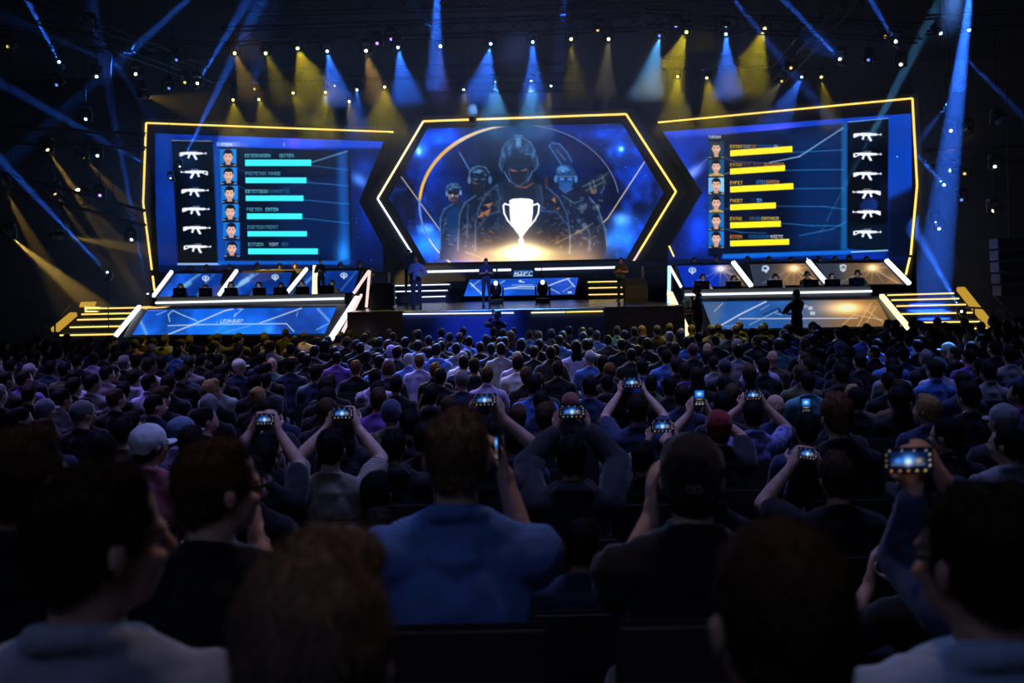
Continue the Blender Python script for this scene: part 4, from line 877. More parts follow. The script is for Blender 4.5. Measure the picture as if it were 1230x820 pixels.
# ------------------------------------------------------------------ trusses
def truss(label, A, B, w=.45, n=None):
    A, B = Vector(A), Vector(B); L_ = (B - A).length
    r = empty('lighting_truss', tuple(A), label=label, cat='truss')
    d = (B - A).normalized(); side = d.cross(Vector((0, 0, 1))).normalized() * w / 2; up = Vector((0, 0, w / 2))
    cor = [side + up, side - up, -side - up, -side + up]
    for c in cor: bm = bmesh.new(); add_tube(bm, A + c, B + c, .028, seg=6); under(r, 'chord', bm, M['truss'], True)
    bm = bmesh.new(); n = n or max(4, int(L_ / .6))
    for i in range(n):
        p, q = A + d * L_ * i / n, A + d * L_ * (i + 1) / n
        for k in range(4):
            c0, c1 = cor[k], cor[(k + 1) % 4]
            if i % 2: c0, c1 = c1, c0
            add_tube(bm, p + c0, q + c1, .013, seg=4, caps=False)
    tag(under(r, 'lattice', bm, M['truss']), kind='stuff')
    for t in (.2, .8): q = A + d * L_ * t; bm = bmesh.new(); add_tube(bm, q + Vector((0, 0, w / 2)), (q.x, q.y, 16.9), .012, seg=5); under(r, 'hanging_cable', bm, M['truss'])
    return r

# ------------------------------------------------------------------ hanging moving lights
_fx = {}
def fixture_meshes():
    bm = bmesh.new(); add_box(bm, (0, 0, -.06), (.34, .26, .14)); bmesh.ops.bevel(bm, geom=bm.edges[:], offset=.02, segments=1, affect='EDGES'); _fx['base'] = bm_mesh(bm, 'base'); _fx['base'].materials.append(M['plastic'])
    bm = bmesh.new(); add_box(bm, (-.19, 0, -.3), (.05, .12, .4)); add_box(bm, (.19, 0, -.3), (.05, .12, .4)); add_box(bm, (0, 0, -.14), (.42, .14, .05)); _fx['yoke'] = bm_mesh(bm, 'yoke'); _fx['yoke'].materials.append(M['plastic'])
    bm = bmesh.new(); add_tube(bm, (0, 0, .22), (0, 0, .02), .11, .15, 14); add_tube(bm, (0, 0, .02), (0, 0, -.2), .15, .14, 14); _fx['head'] = bm_mesh(bm, 'head', False); _fx['head'].materials.append(M['plastic'])
    bm = bmesh.new(); bmesh.ops.create_uvsphere(bm, u_segments=14, v_segments=8, radius=.055, matrix=Matrix.Translation((0, 0, -.2)) @ Matrix.Diagonal((1, 1, .9, 1))); _fx['lens'] = bm_mesh(bm, 'lens', True)
fixture_meshes()
LENS = {'Y': mat_emit('yellow_lens', (1.0, .80, .22), 6.3, 'NONE'), 'B': mat_emit('blue_lens', (.32, .52, 1.0), 6.3, 'NONE'), 'C': mat_emit('cyan_lens', (.55, .85, 1.0), 5.6, 'NONE'), 'W': mat_emit('white_lens', (1.0, .9, .7), 6.3, 'NONE'),
        'V': mat_emit('violet_lens', (.35, .2, 1.0), 2.8, 'NONE'), 'y': mat_emit('dim_yellow_lens', (1.0, .7, .2), 1.1199999999999999, 'NONE'), 'b': mat_emit('dim_blue_lens', (.15, .3, 1.0), 1.1199999999999999, 'NONE')}
POWER = {'Y': .27, 'A': 1.4, 'W': .9, 'B': 1.15, 'C': .8, 'V': 1.2}
BEAM = {'Y': (1.0, .78, .02), 'B': (.03, .17, 1.0), 'C': (.12, .5, 1.0), 'W': (1.0, .86, .5), 'A': (1.0, .62, .12), 'V': (.3, .2, 1.0)}
CN = {'Y': 'yellow', 'B': 'blue', 'C': 'pale blue', 'W': 'warm white', 'V': 'violet', 'y': 'dim yellow', 'b': 'dim blue'}
def fixture(px, py, d, col, label, top_z=None, beam=None, group=None, s=1.0, floor=False):
    """beam = (target px, py, depth, colour, full angle in degrees, power)"""
    L0 = P(px, py, d); r = empty('moving_head_light', tuple(L0), label=label, cat='stage light', group=group); s *= .85; r.scale = (s, s, s)
    if beam: direction = (P(*beam[:3]) - L0).normalized()
    else: direction = Vector((random.uniform(-.3, .3), -.8, -.6)).normalized()
    q = direction.to_track_quat('-Z', 'Y').to_euler()
    up = -1 if floor else 1
    off = Vector((0, 0, .02))
    for nm in ('base', 'yoke'):
        o = bpy.data.objects.new(nm, _fx[nm]); COL.objects.link(o); o.parent = r; o.location = (0, .02, up * .42)
        if floor: o.rotation_euler = (math.pi, 0, 0)
    h = bpy.data.objects.new('head', _fx['head']); COL.objects.link(h); h.parent = r; h.rotation_euler = q; h.location = -direction * .2
    l = bpy.data.objects.new('lens', _fx['lens']); COL.objects.link(l); l.parent = h
    if not len(_fx['lens'].materials): _fx['lens'].materials.append(LENS['W'])
    l.material_slots[0].link = 'OBJECT'; l.material_slots[0].material = LENS[col]
    if top_z is not None and abs(top_z - L0.z) > .3:
        bm = bmesh.new(); add_tube(bm, (0, .02, up * .42), (0, .02, (top_z - L0.z) / s), .022 if top_z < 16 else .012, seg=6); link('drop_pipe', bm_mesh(bm, 'drop_pipe', True), M['truss'], r)
    if beam:
        so = spot('beam_lamp', tuple(L0 + direction * .12), P(*beam[:3]), BEAM[beam[3]], beam[5] * POWER[beam[3]], beam[4], .35, .04)
    return r

ORD = ['first', 'second', 'third', 'fourth', 'fifth', 'sixth', 'seventh', 'eighth', 'ninth', 'tenth', 'eleventh', 'twelfth', '13th', '14th', '15th', '16th', '17th', '18th', '19th', '20th']
def rig(name, A, B, lights):
    """a truss between photo points A and B (px, py, depth) with its lights, in order from the left"""
    a, b = P(*A), P(*B); truss('black box truss of the %s, seen from below' % name, a, b)
    lights = sorted(lights, key=lambda q: q[0]); n = 0
    for i, L_ in enumerate(lights):
        px, py, col = L_[:3]; beam = L_[3] if len(L_) > 3 else None
        t = (px - A[0]) / (B[0] - A[0]); d = A[2] + (B[2] - A[2]) * t
        for _ in range(4):
            X = P(px, py, d).x; t = (X - a.x) / (b.x - a.x); d = a.y + (b.y - a.y) * t
        zt = a.z + (b.z - a.z) * t - .22
        lab = 'black moving light with %s lens on the %s, %s from left' % (CN[col], name, ORD[i])
        fixture(px, py, d, col, lab, zt, beam)

K = 2.2
rig('high front truss', (268, 44, 28), (770, 26, 28), [
    (282, 64, 'Y', (300, 110, 24.5, 'A', 10, 900 * K)), (319, 64, 'Y', (345, 125, 24.5, 'Y', 14, 2600 * K)), (357.5, 58, 'Y', (385, 130, 24.5, 'Y', 22, 6000 * K)), (393, 61.5, 'B', (408, 130, 24.5, 'B', 14, 6000 * K)),
    (439.6, 61, 'W', (455, 120, 24.5, 'A', 12, 1300 * K)), (453, 52, 'V'), (470, 47, 'V'), (478, 57, 'B', (490, 130, 24.5, 'B', 15, 7000 * K)), (529, 55.6, 'W', (530, 120, 24.5, 'V', 10, 1200 * K)),
    (589.5, 52.6, 'B', (575, 130, 24.5, 'B', 17, 7500 * K)), (640, 50.5, 'B', (640, 130, 24.5, 'B', 13, 7000 * K)), (686, 47, 'Y', (692, 120, 24.5, 'Y', 12, 2600 * K)), (718, 36, 'y'), (731, 47, 'W', (726, 110, 24.5, 'W', 10, 900 * K))])
rig('high right front truss', (775, 22, 28), (1105, 40, 27), [
    (792, 43, 'b', (776, 120, 24.5, 'C', 15, 6500 * K)), (812, 31, 'V'), (824.6, 38.6, 'Y', (790, 120, 24.5, 'Y', 20, 9000 * K)), (872, 31, 'B'), (872, 41, 'B', (874, 130, 24.5, 'B', 16, 6500 * K)),
    (918.6, 34.5, 'Y', (890, 118, 24.5, 'Y', 24, 9000 * K)), (950, 81.6, 'y'), (1009, 71, 'W', (930, -12, 24, 'B', 2.6, 3600 * 26)), (1043, 72, 'b'), (1063, 44, 'y'), (1076, 50, 'W', (1038, -14, 24, 'B', 3.0, 3600 * 26)), (1082, 77.5, 'W')])
rig('low front truss', (262, 92, 36), (690, 82, 36), [
    (280, 120, 'Y', (284, 160, 32.5, 'Y', 16, 4200 * K)), (305.6, 107, 'y', (308, 70, 32.5, 'B', 10, 2000)), (311, 119.5, 'Y', (322, 155, 32.5, 'Y', 16, 2600 * K)), (352, 111.6, 'Y', (372, 155, 32.5, 'Y', 16, 3000 * K)), (391, 111, 'Y', (387, 155, 32.5, 'Y', 18, 4600 * K)), (402, 103, 'y'),
    (419.5, 122, 'W', (424, 150, 32.5, 'W', 10, 900 * K)), (428.7, 108, 'C', (430, 150, 32.5, 'B', 12, 2600 * K)), (462, 104.5, 'Y', (462, 150, 32.5, 'Y', 22, 5200 * K)), (557, 108, 'W', (561, 140, 32.5, 'Y', 14, 1800 * K)),
    (595, 99, 'C', (594, 145, 32.5, 'C', 18, 5200 * K)), (638, 97.6, 'C', (639, 145, 32.5, 'C', 18, 5200 * K)), (662, 103, 'C', (655, 140, 32.5, 'W', 10, 900 * K))])
rig('low right front truss', (795, 76, 36), (1010, 72, 34), [
    (814, 92, 'Y', (812, 140, 32.5, 'Y', 18, 6500 * K)), (849, 93.5, 'Y', (857, 140, 32.5, 'Y', 18, 6500 * K)), (939, 97.6, 'y', (925, 115, 32.5, 'W', 10, 600 * K)), (963, 92.5, 'B', (945, 125, 32.5, 'B', 16, 3600 * K)), (986.5, 92.5, 'Y', (993, 125, 32.5, 'Y', 14, 3000 * K))])
rig('upper left side truss', (-30, 40, 27), (262, 62, 30), [
    (9.5, 56, 'y'), (68, 102, 'b'), (71, 74.5, 'B', (22, -20, 24, 'B', 2.6, 4200 * 26)), (103, 143, 'B'), (116, 92, 'C'), (163, 89, 'W', (120, 70, 27, 'B', 3, 9000)), (172, 115, 'y', (255, 132, 36, 'A', 14, 900 * K)), (203, 106, 'b'), (212, 72, 'b'), (222, 99, 'y'), (237, 100, 'W', (308, -16, 24, 'B', 2.8, 2600 * 26))])
rig('middle left side truss', (-30, 160, 27), (175, 170, 29), [
    (57, 179.6, 'Y', (105, 250, 28, 'A', 9, 3800 * K)), (66, 232.6, 'y', (82, 255, 28, 'A', 8, 900 * K)), (100, 188.5, 'y', (135, 225, 29, 'A', 12, 1300 * K)), (102, 237.6, 'C', (125, 265, 29, 'A', 10, 900 * K)), (117, 187, 'B'), (120, 234.5, 'V')])
rig('lower left side truss', (-30, 208, 26), (175, 262, 28), [
    (5, 226.5, 'Y', (45, 300, 28, 'A', 11, 2300 * K)), (12, 283.6, 'Y', (112, 366, 29, 'A', 12, 10000 * K)), (75, 283.6, 'Y', (165, 298, 29, 'A', 11, 3400 * K)), (158, 287.7, 'B')])
rig('upper right side truss', (1112, 30, 27), (1260, 20, 26), [(1142, 157, 'W'), (1152.5, 106.5, 'C', (1088, 190, 32, 'B', 3.6, 3000 * 22)), (1164, 36, 'C'), (1161.7, 157.7, 'W', (1125, 190, 30, 'W', 8, 700)), (1197, 146, 'Y', (1140, 180, 28, 'A', 9, 1000))])
rig('lower right side truss', (1108, 190, 28), (1260, 182, 27), [(1123, 266, 'C'), (1128, 274.6, 'C'), (1134, 222, 'B', (1092, 175, 25, 'B', 2.8, 2600 * 26)), (1141.6, 204.6, 'C', (1112, 208, 28, 'W', 8, 900)), (1158.6, 208.5, 'y'), (1193, 253, 'Y', (1130, 275, 28, 'W', 7, 1100)), (1195, 200, 'W'), (1155, 240, 'b')])
# fixtures standing low that shoot narrow blue shafts upwards
for px, py, d, tgt, ang, pw, lab in ((129, 327, 27, (-40, 148, 22), 2.4, 7000, 'moving light shooting a blue shaft up left, left of the outer stairs top'),
                                 (177.5, 353, 31, (104, -30, 29.6), 2.4, 7000, 'moving light shooting a thin blue shaft up at the outer left panel corner'),
                                 (205, 214, 36, (-20, 88, 27), 2.2, 6000, 'moving light in front of the left video wall, second weapon height'),
                                 (216, 200, 36, (324, -20, 27), 2.4, 7000, 'moving light in front of the left video wall, first weapon height'),
                                 (969.5, 311, 33, (1045, 165, 33), 2.6, 5200, 'moving light shooting a pale blue shaft up across the right video wall'),
                                 (1130, 218, 30, (1100, 168, 30), 3.0, 900, 'moving light at the outer edge of the right video wall'),
                                 (1155, 374, 26, (1088, 255, 22), 2.6, 9000, 'moving light on the right outer stairs shooting blue up left')):
    fixture(px, py, d, 'C', lab, 16.85 if py < 230 else (floor_z(d) if py > 320 or px < 200 else 2.0), (*tgt, 'C' if px == 969.5 else 'B', ang, pw * (26 if px != 969.5 else 90)), None, .7, py > 230)
# big shafts coming from beyond the top of the frame
def high_beam(px, py, d, tgt, ang, pw, lab, col='B'): fixture(px, py, d, 'B', lab, 16.85, (*tgt, col, ang, pw * (20 if ang < 5 else 7)))
high_beam(330, -95, 24, (20, 185, 30), 2.4, 16000, 'moving light above the frame sending a shaft down to the left')
high_beam(526, -45, 23.5, (522, 130, 23), 10, 9000, 'moving light above the frame over the left edge of the hexagon')
high_beam(470, -40, 25, (545, 80, 30), 3, 1500, 'moving light above the frame sending a thin shaft toward the hexagon')
high_beam(683, -40, 25, (672, 60, 30), 4, 1500, 'moving light above the frame over the right half of the hexagon')
high_beam(1172, -60, 23, (1122, 330, 27), 7.0, 60000, 'moving light above the frame sending the thickest blue shaft down right')
high_beam(850, -40, 25, (1010, 160, 31), 3.2, 5200, 'moving light above the frame sending a shaft across the right wall top')
high_beam(1130, 40, 26, (1240, 150, 24), 2.6, 2400, 'moving light over the right side sending a thin shaft down right')
high_beam(108, 30, 27, (200, 170, 33), 4, 1200, 'moving light at upper left sending a faint shaft down right')

# hanging camera dolly / cable camera in front of the hexagon top
cc = empty('hanging_camera', tuple(P(567, 134, 34)), label='small hanging camera rig in front of the top edge of the hexagonal screen', cat='camera')
c0 = P(567, 134, 34)
for nm, (a, b, s_) in {'body': ((0, 0, .05), (0, 0, 0), (.38, .3, .42)), 'housing': ((.02, 0, -.32), 0, (.28, .3, .26)), 'bracket': ((-.14, 0, .32), 0, (.12, .2, .16))}.items():
    bm = bmesh.new(); add_box(bm, a, s_); bmesh.ops.bevel(bm, geom=bm.edges[:], offset=.04, segments=2, affect='EDGES'); link(nm, bm_mesh(bm, nm), M['grey'], cc)
bm = bmesh.new(); add_tube(bm, (0, -.1, -.3), (0, -.32, -.34), .09, seg=12); link('lens', bm_mesh(bm, 'lens'), M['plastic'], cc)
bm = bmesh.new(); add_tube(bm, (0, 0, .2), (0, 0, 16.85 - c0.z), .015, seg=6); link('drop_pipe', bm_mesh(bm, 'drop_pipe'), M['truss'], cc)
spot('camera_accent', P(600, 80, 31), P(567, 134, 34), (.15, .4, 1.0), 1800, 8, .8)
truss('thin black truss crossing in front of the hexagon top', P(520, 106, 34.2), P(700, 104, 34.2), .3)
truss('long black truss receding to the upper right over the right wall', P(935, 90, 34), P(1040, -30, 24), .5)
truss('long black truss receding to the upper left over the left side', P(250, 92, 34), P(40, 10, 22), .5)
truss('high black truss across the hall in the middle distance', P(300, 8, 31), P(900, -6, 31), .5)
# stay cable at right
bm = bmesh.new(); add_tube(bm, P(1110, 268, 30), P(1228, 390, 27), .02, seg=6); o = link('stay_cable', bm_mesh(bm, 'stay_cable'), M['truss']); tag(o, 'thin taut cable running down to the right of the outer stairs', 'cable')
# hanging line array pieces at the far right and left
def line_array(px, py, d, n, lab):
    b = P(px, py, d); r = empty('line_array_speaker', tuple(b), label=lab, cat='speaker')
    for i in range(n):
        bm = bmesh.new(); add_box(bm, (0, -.02 * i * i * .4, -i * .32), (.9, .5, .28), 0); bmesh.ops.bevel(bm, geom=bm.edges[:], offset=.03, segments=1, affect='EDGES'); link('speaker_box', bm_mesh(bm, 'speaker_box'), M['plastic'], r)
    bm = bmesh.new(); add_tube(bm, (0, 0, .1), (0, 0, 16.85 - b.z), .02, seg=6); link('hanging_cable', bm_mesh(bm, 'hanging_cable'), M['truss'], r)
line_array(1213, 292, 25, 5, 'hanging black speaker column at the far right edge')
# ------------------------------------------------------------------ stage haze: thick layer among the lights, thin air in front of the screens
def haze(name, label, c, s_, density):
    m, N, L = mat_new(name); N.remove(N['Principled BSDF'])
    v = N.new('ShaderNodeVolumeScatter'); v.inputs['Color'].default_value = (.9, .93, 1, 1); v.inputs['Density'].default_value = density; v.inputs['Anisotropy'].default_value = 0.2
    L.new(v.outputs[0], N['Material Output'].inputs['Volume'])
    bm = bmesh.new()
    if isinstance(c, list): add_prism(bm, [Vector((p[0], p[1], s_[1])) for p in c], (0, 0, -1), s_[1] - s_[0])
    else: add_box(bm, c, s_)
    o = link('haze', bm_mesh(bm, 'haze'), m); tag(o, label, 'haze', kind='stuff')
haze('haze_high', 'theatrical haze among the lights over the stage', (0, 30, 11.6), (60, 21, 8.6), .013)
haze('haze_left', 'theatrical haze in the dark left of the stage', [plan(184, 39.4), plan(178, 21), (-29, 21), (-29, 39.4)], (0.4, 7.3), .010)
haze('haze_right', 'theatrical haze in the dark right of the stage', [plan(1102, 38), plan(1100, 21), (29, 21), (29, 38)], (0.4, 7.3), .010)
haze('haze_low', 'thin haze over the stage floor', (0, 34, 4.75), (30, 15, 5.0), .002)
# ------------------------------------------------------------------ people: one continuous remeshed body, clothes and hair over it
def ring_capsule(bm, a, b, ra, rb, seg=12):
    a, b = Vector(a), Vector(b); d = b - a
    if d.length < 1e-5: d = Vector((0, 0, 1e-3))
    q = d.to_track_quat('Z', 'Y').to_matrix(); L_ = d.length; rings = []
    prof = [(-ra * math.cos(t), ra * math.sin(t)) for t in (math.radians(25), math.radians(55), math.radians(90))]
    prof += [(L_ + rb * math.cos(t), rb * math.sin(t)) for t in (math.radians(90), math.radians(55), math.radians(25))]
    for z, r in prof:
        rings.append([bm.verts.new(a + q @ Vector((r * math.cos(2 * math.pi * i / seg), r * math.sin(2 * math.pi * i / seg), z))) for i in range(seg)])
    for r0, r1 in zip(rings[:-1], rings[1:]):
        for i in range(seg): bm.faces.new((r0[i], r0[(i + 1) % seg], r1[(i + 1) % seg], r1[i]))
    bm.faces.new(rings[0][::-1]); bm.faces.new(rings[-1])

def ellipsoid(bm, c, r, rot=None, sub=2):
    m = Matrix.Translation(c) @ (rot.to_4x4() if rot is not None else Matrix.Identity(4)) @ Matrix.Diagonal((*r, 1))
    bmesh.ops.create_icosphere(bm, subdivisions=sub, radius=1.0, matrix=m)

WORK = bpy.data.scenes.new('workbench')      # a bare scene in which modifiers are evaluated; removed at the end
def remeshed(bm, name, voxel, smooth=2, dec=None, strength=.5):
    me = bpy.data.meshes.new('tmp'); bm.to_mesh(me); bm.free()
    ob = bpy.data.objects.new('tmp', me); WORK.collection.objects.link(ob)
    r = ob.modifiers.new('r', 'REMESH'); r.mode = 'VOXEL'; r.voxel_size = voxel; r.use_smooth_shade = True
    if smooth: s = ob.modifiers.new('s', 'SMOOTH'); s.iterations = smooth; s.factor = strength
    if dec: d = ob.modifiers.new('d', 'DECIMATE'); d.ratio = dec
    vl = WORK.view_layers[0]; vl.update(); dg = vl.depsgraph; out = bpy.data.meshes.new_from_object(ob.evaluated_get(dg)); out.name = name
    bpy.data.objects.remove(ob); bpy.data.meshes.remove(me)
    for p in out.polygons: p.use_smooth = True
    return out

HC = Vector((0, 0.012, 1.222))          # head centre of a seated figure
def head_matrix(yaw, pitch, dz=0.0, tilt=0.0):
    """head-local to body space; yaw > 0 looks to the left of the figure, pitch > 0 looks up"""
    piv = Vector((0, -.01, 1.13 + dz))
    return Matrix.Translation(piv) @ Matrix.Rotation(math.radians(yaw), 4, 'Z') @ Matrix.Rotation(math.radians(pitch), 4, 'X') @ Matrix.Rotation(math.radians(tilt), 4, 'Y') @ Matrix.Translation(HC + Vector((0, 0, dz)) - piv)

def head_parts(bm, Mx, detail=True):
    R = Mx.to_3x3()
    def E(c, r, rx=0): ellipsoid(bm, Mx @ Vector(c), r, R @ Matrix.Rotation(rx, 3, 'X'), 2)
    E((0, -.005, .022), (.074, .094, .092)); E((0, .028, -.052), (.056, .062, .062)); E((0, .055, -.088), (.026, .024, .020))
    E((0, -.04, -.04), (.058, .055, .06))
    E((0, .078, .012), (.05, .018, .012)); ring_capsule(bm, Mx @ Vector((0, .088, .004)), Mx @ Vector((0, .106, -.030)), .010, .015, 8)
    for s in (-1, 1):
        E((s * .04, .064, -.03), (.022, .02, .018)); E((s * .077, -.006, -.014), (.007, .016, .028)); E((s * .082, -.013, -.008), (.006, .010, .020))
    E((0, .084, -.055), (.022, .012, .006)); E((0, .083, -.065), (.019, .012, .006))

def ik(S, W, l1=.29, l2=.255, pole=(0, 0, -1)):
    S, W, pole = Vector(S), Vector(W), Vector(pole); d = W - S; L_ = d.length
    if L_ > (l1 + l2) * .985: W = S + d.normalized() * (l1 + l2) * .985; d = W - S; L_ = d.length
    if L_ < .12: W = S + d.normalized() * .12; d = W - S; L_ = d.length
    a = (l1 * l1 - l2 * l2 + L_ * L_) / (2 * L_); h = math.sqrt(max(l1 * l1 - a * a, 0)); n = d.normalized()
    p = pole - n * pole.dot(n)
    if p.length < 1e-4: p = Vector((1, 0, 0))
    return S + n * a + p.normalized() * h, W

def hand_parts(bm, Wp, f, n, side, curl=.5, thumb=.6, spread=1.0):
    """Wp wrist, f finger direction, n palm normal (the way the palm faces), side +1: thumb towards n x f"""
    f, n = Vector(f).normalized(), Vector(n).normalized(); n = (n - f * n.dot(f)).normalized(); t = n.cross(f) * side
    ring_capsule(bm, Wp - f * .03, Wp + f * .02, .024, .026, 10)
    for k in (-.027, -.009, .010, .027): ring_capsule(bm, Wp + f * .015 + t * k * .7, Wp + f * .085 + t * k, .0145, .0115, 8)
    for k, (off, ln) in enumerate(((.031, .072), (.010, .08), (-.011, .075), (-.031, .058))):
        p = Wp + f * .085 + t * off * spread; ang = curl * .5; d = (f + t * off * 3.0 * (spread - .6)).normalized()
        for j, seg in enumerate((.45, .32, .25)):
            dd = (d * math.cos(ang) + n * math.sin(ang)); q = p + dd * ln * seg
            ring_capsule(bm, p, q, .0092 - j * .0008, .0086 - j * .001, 8); p = q; ang += curl * .75
    p = Wp + f * .025 + t * .026
    for dd, ln, r in (((f * .45 + t * .8 + n * .35 * thumb), .042, .0125), ((f * .75 + t * .45 + n * .6 * thumb), .032, .0108), ((f * .9 + t * .15 + n * .6 * thumb), .024, .0095)):
        q = p + dd.normalized() * ln; ring_capsule(bm, p, q, r, r * .9, 8); p = q

def body_spec(stand=False, arms=None, lean=0.0, broad=1.0):
    """joint table of a figure facing +Y; arms = dict L/R -> (wrist, finger dir, palm normal, pole, curl)"""
    dz = .45 if stand else 0.0; J = {'dz': dz, 'stand': stand}
    J['S'] = {s: Vector((sx * .172 * broad, -.005 + lean * .5, .985 + dz)) for s, sx in (('L', -1), ('R', 1))}
    A = {}
    for s, sx in (('L', -1), ('R', 1)):
        a = (arms or {}).get(s)
        if a is None:
            a = (Vector((sx * .09, .30, .60)), (-sx * .7, .6, -.15), (0, -.2, -1), (sx * .7, -.3, -.8), .6) if not stand else (Vector((sx * .25, .06, .92)), (0, .2, -1), (-sx, .1, 0), (sx * .3, -1, 0), .5)
        W = Vector(a[0]); E_, W = ik(J['S'][s], W, pole=a[3]); A[s] = (E_, W, a[1], a[2], a[4] if len(a) > 4 else .5)
    J['A'] = A
    J['legs'] = {}
    for s, sx in (('L', -1), ('R', 1)):
        if stand: J['legs'][s] = (Vector((sx * .09, 0, .93)), Vector((sx * .115, .03, .50)), Vector((sx * .13, -.01, .09)))
        else: J['legs'][s] = (Vector((sx * .09, .02, .50)), Vector((sx * .13, .44, .50)), Vector((sx * .13, .42, .09)))
    J['lean'] = lean; J['broad'] = broad
    return J

def build_body(name, J, Mh, voxel, dec=None, skinny=1.0):
    bm = bmesh.new(); dz, ln, br = J['dz'], J['lean'], J['broad']
    head_parts(bm, Mh)
    nk = Mh @ Vector((0, -.025, -.075)); ring_capsule(bm, (0, -.02 + ln * .5, 1.0 + dz), nk, .062, .052)
    ellipsoid(bm, (0, ln * .4, .86 + dz), (.155 * br, .095, .19)); ellipsoid(bm, (0, ln * .15, .64 + dz), (.135 * br, .095, .18))
    ring_capsule(bm, J['S']['L'] + Vector((.03, 0, 0)), J['S']['R'] - Vector((.03, 0, 0)), .055, .055)
    for s, sx in (('L', -1), ('R', 1)):
        ring_capsule(bm, (sx * .03, -.02 + ln * .5, 1.07 + dz), J['S'][s] + Vector((-sx * .03, 0, .02)), .04, .045)
        E_, W, f, n, curl = J['A'][s]
        ring_capsule(bm, J['S'][s], E_, .052, .040); ring_capsule(bm, E_, E_.lerp(W, .35), .040, .041); ring_capsule(bm, E_.lerp(W, .3), W, .041, .025)
        hand_parts(bm, W, f, n, sx, curl)
        h, k, a = J['legs'][s]
        ring_capsule(bm, h, k, .078, .055); ring_capsule(bm, k, a, .053, .036); ring_capsule(bm, a + Vector((0, -.02, -.03)), a + Vector((sx * .02, .17, -.055)), .036, .028)
    ellipsoid(bm, (0, 0, .52 + dz), (.15, .11, .11))
    return remeshed(bm, name, voxel, 1, dec)

def cloth_noise(me, amp, sc, seed=0):
    """folds: runs of noise pushed along the normals"""
    n = [v.normal.copy() for v in me.vertices]
    for v, k in zip(me.vertices, n):
        p = v.co; q = Vector((p.x * sc, p.y * sc, p.z * sc * .6 + seed)); v.co += k * (mnoise.noise(q) * amp + abs(mnoise.noise(q * 2.3)) * amp * .7)

def build_shirt(name, J, kind, voxel, dec=None, fold=.010, seed=0):
    ZC = 1.105 if kind == 'shirt' else 1.08
    bm = bmesh.new(); dz, ln, br = J['dz'], J['lean'], J['broad']; g = .018 if kind in ('tee', 'shirt') else .028
    ellipsoid(bm, (0, ln * .4, .87 + dz), (.155 * br + g, .095 + g, .185)); ellipsoid(bm, (0, ln * .15, .66 + dz), (.145 * br + g, .105 + g, .20))
    ellipsoid(bm, (0, 0, .54 + dz), (.155 + g, .118 + g, .11))
    ring_capsule(bm, J['S']['L'] + Vector((.03, 0, 0)), J['S']['R'] - Vector((.03, 0, 0)), .055 + g, .055 + g)
    for s, sx in (('L', -1), ('R', 1)):
        ring_capsule(bm, (sx * .045, -.02 + ln * .5, 1.055 + dz), J['S'][s] + Vector((-sx * .03, 0, .015)), .042 + g * .6, .047 + g * .7)
        E_, W, f, n, curl = J['A'][s]
        if kind == 'tee': ring_capsule(bm, J['S'][s], J['S'][s].lerp(E_, .72), .056 + g, .050 + g)
        else:
            ring_capsule(bm, J['S'][s], E_, .054 + g, .044 + g); ring_capsule(bm, E_, E_.lerp(W, .86), .044 + g, .032 + g * .6)
    if kind == 'hoodie':
        ellipsoid(bm, (0, -.085 + ln * .5, 1.075 + dz), (.105, .05, .055), Matrix.Rotation(.35, 3, 'X')); ring_capsule(bm, (-.085, -.03 + ln * .5, 1.09 + dz), (-.05, .05 + ln * .5, 1.06 + dz), .032, .024); ring_capsule(bm, (.085, -.03 + ln * .5, 1.09 + dz), (.05, .05 + ln * .5, 1.06 + dz), .032, .024)
    if kind in ('shirt', 'tee'):
        for t in range(10):
            a0, a1 = 2 * math.pi * t / 10, 2 * math.pi * (t + 1) / 10
            ring_capsule(bm, (.072 * math.cos(a0), -.02 + ln * .5 + .066 * math.sin(a0), ZC + dz - .03 * math.sin(a0)), (.072 * math.cos(a1), -.02 + ln * .5 + .066 * math.sin(a1), ZC + dz - .03 * math.sin(a1)), .017, .017, 8)
    ring_capsule(bm, (0, -.03 + ln * .5, 1.0 + dz), (0, -.03 + ln * .5, 1.055 + dz), .085, .06)
    me = remeshed(bm, name, voxel, 3, dec)
    if fold: cloth_noise(me, fold, 9, seed)
    return me

def build_trousers(name, J, voxel, dec=None):
    bm = bmesh.new(); ellipsoid(bm, (0, 0, .52 + J['dz']), (.165, .128, .12))
    for s in ('L', 'R'):
        h, k, a = J['legs'][s]; ring_capsule(bm, h, k, .092, .07); ring_capsule(bm, k, a + Vector((0, 0, .01)), .068, .055)
    return remeshed(bm, name, voxel, 2, dec)

def build_shoe(a, sx):
    bm = bmesh.new(); ring_capsule(bm, a + Vector((0, -.03, -.035)), a + Vector((sx * .02, .17, -.052)), .046, .038); ring_capsule(bm, a + Vector((0, -.01, .0)), a + Vector((0, -.02, -.04)), .046, .046)
    return remeshed(bm, 'shoe', .012, 1, .3)

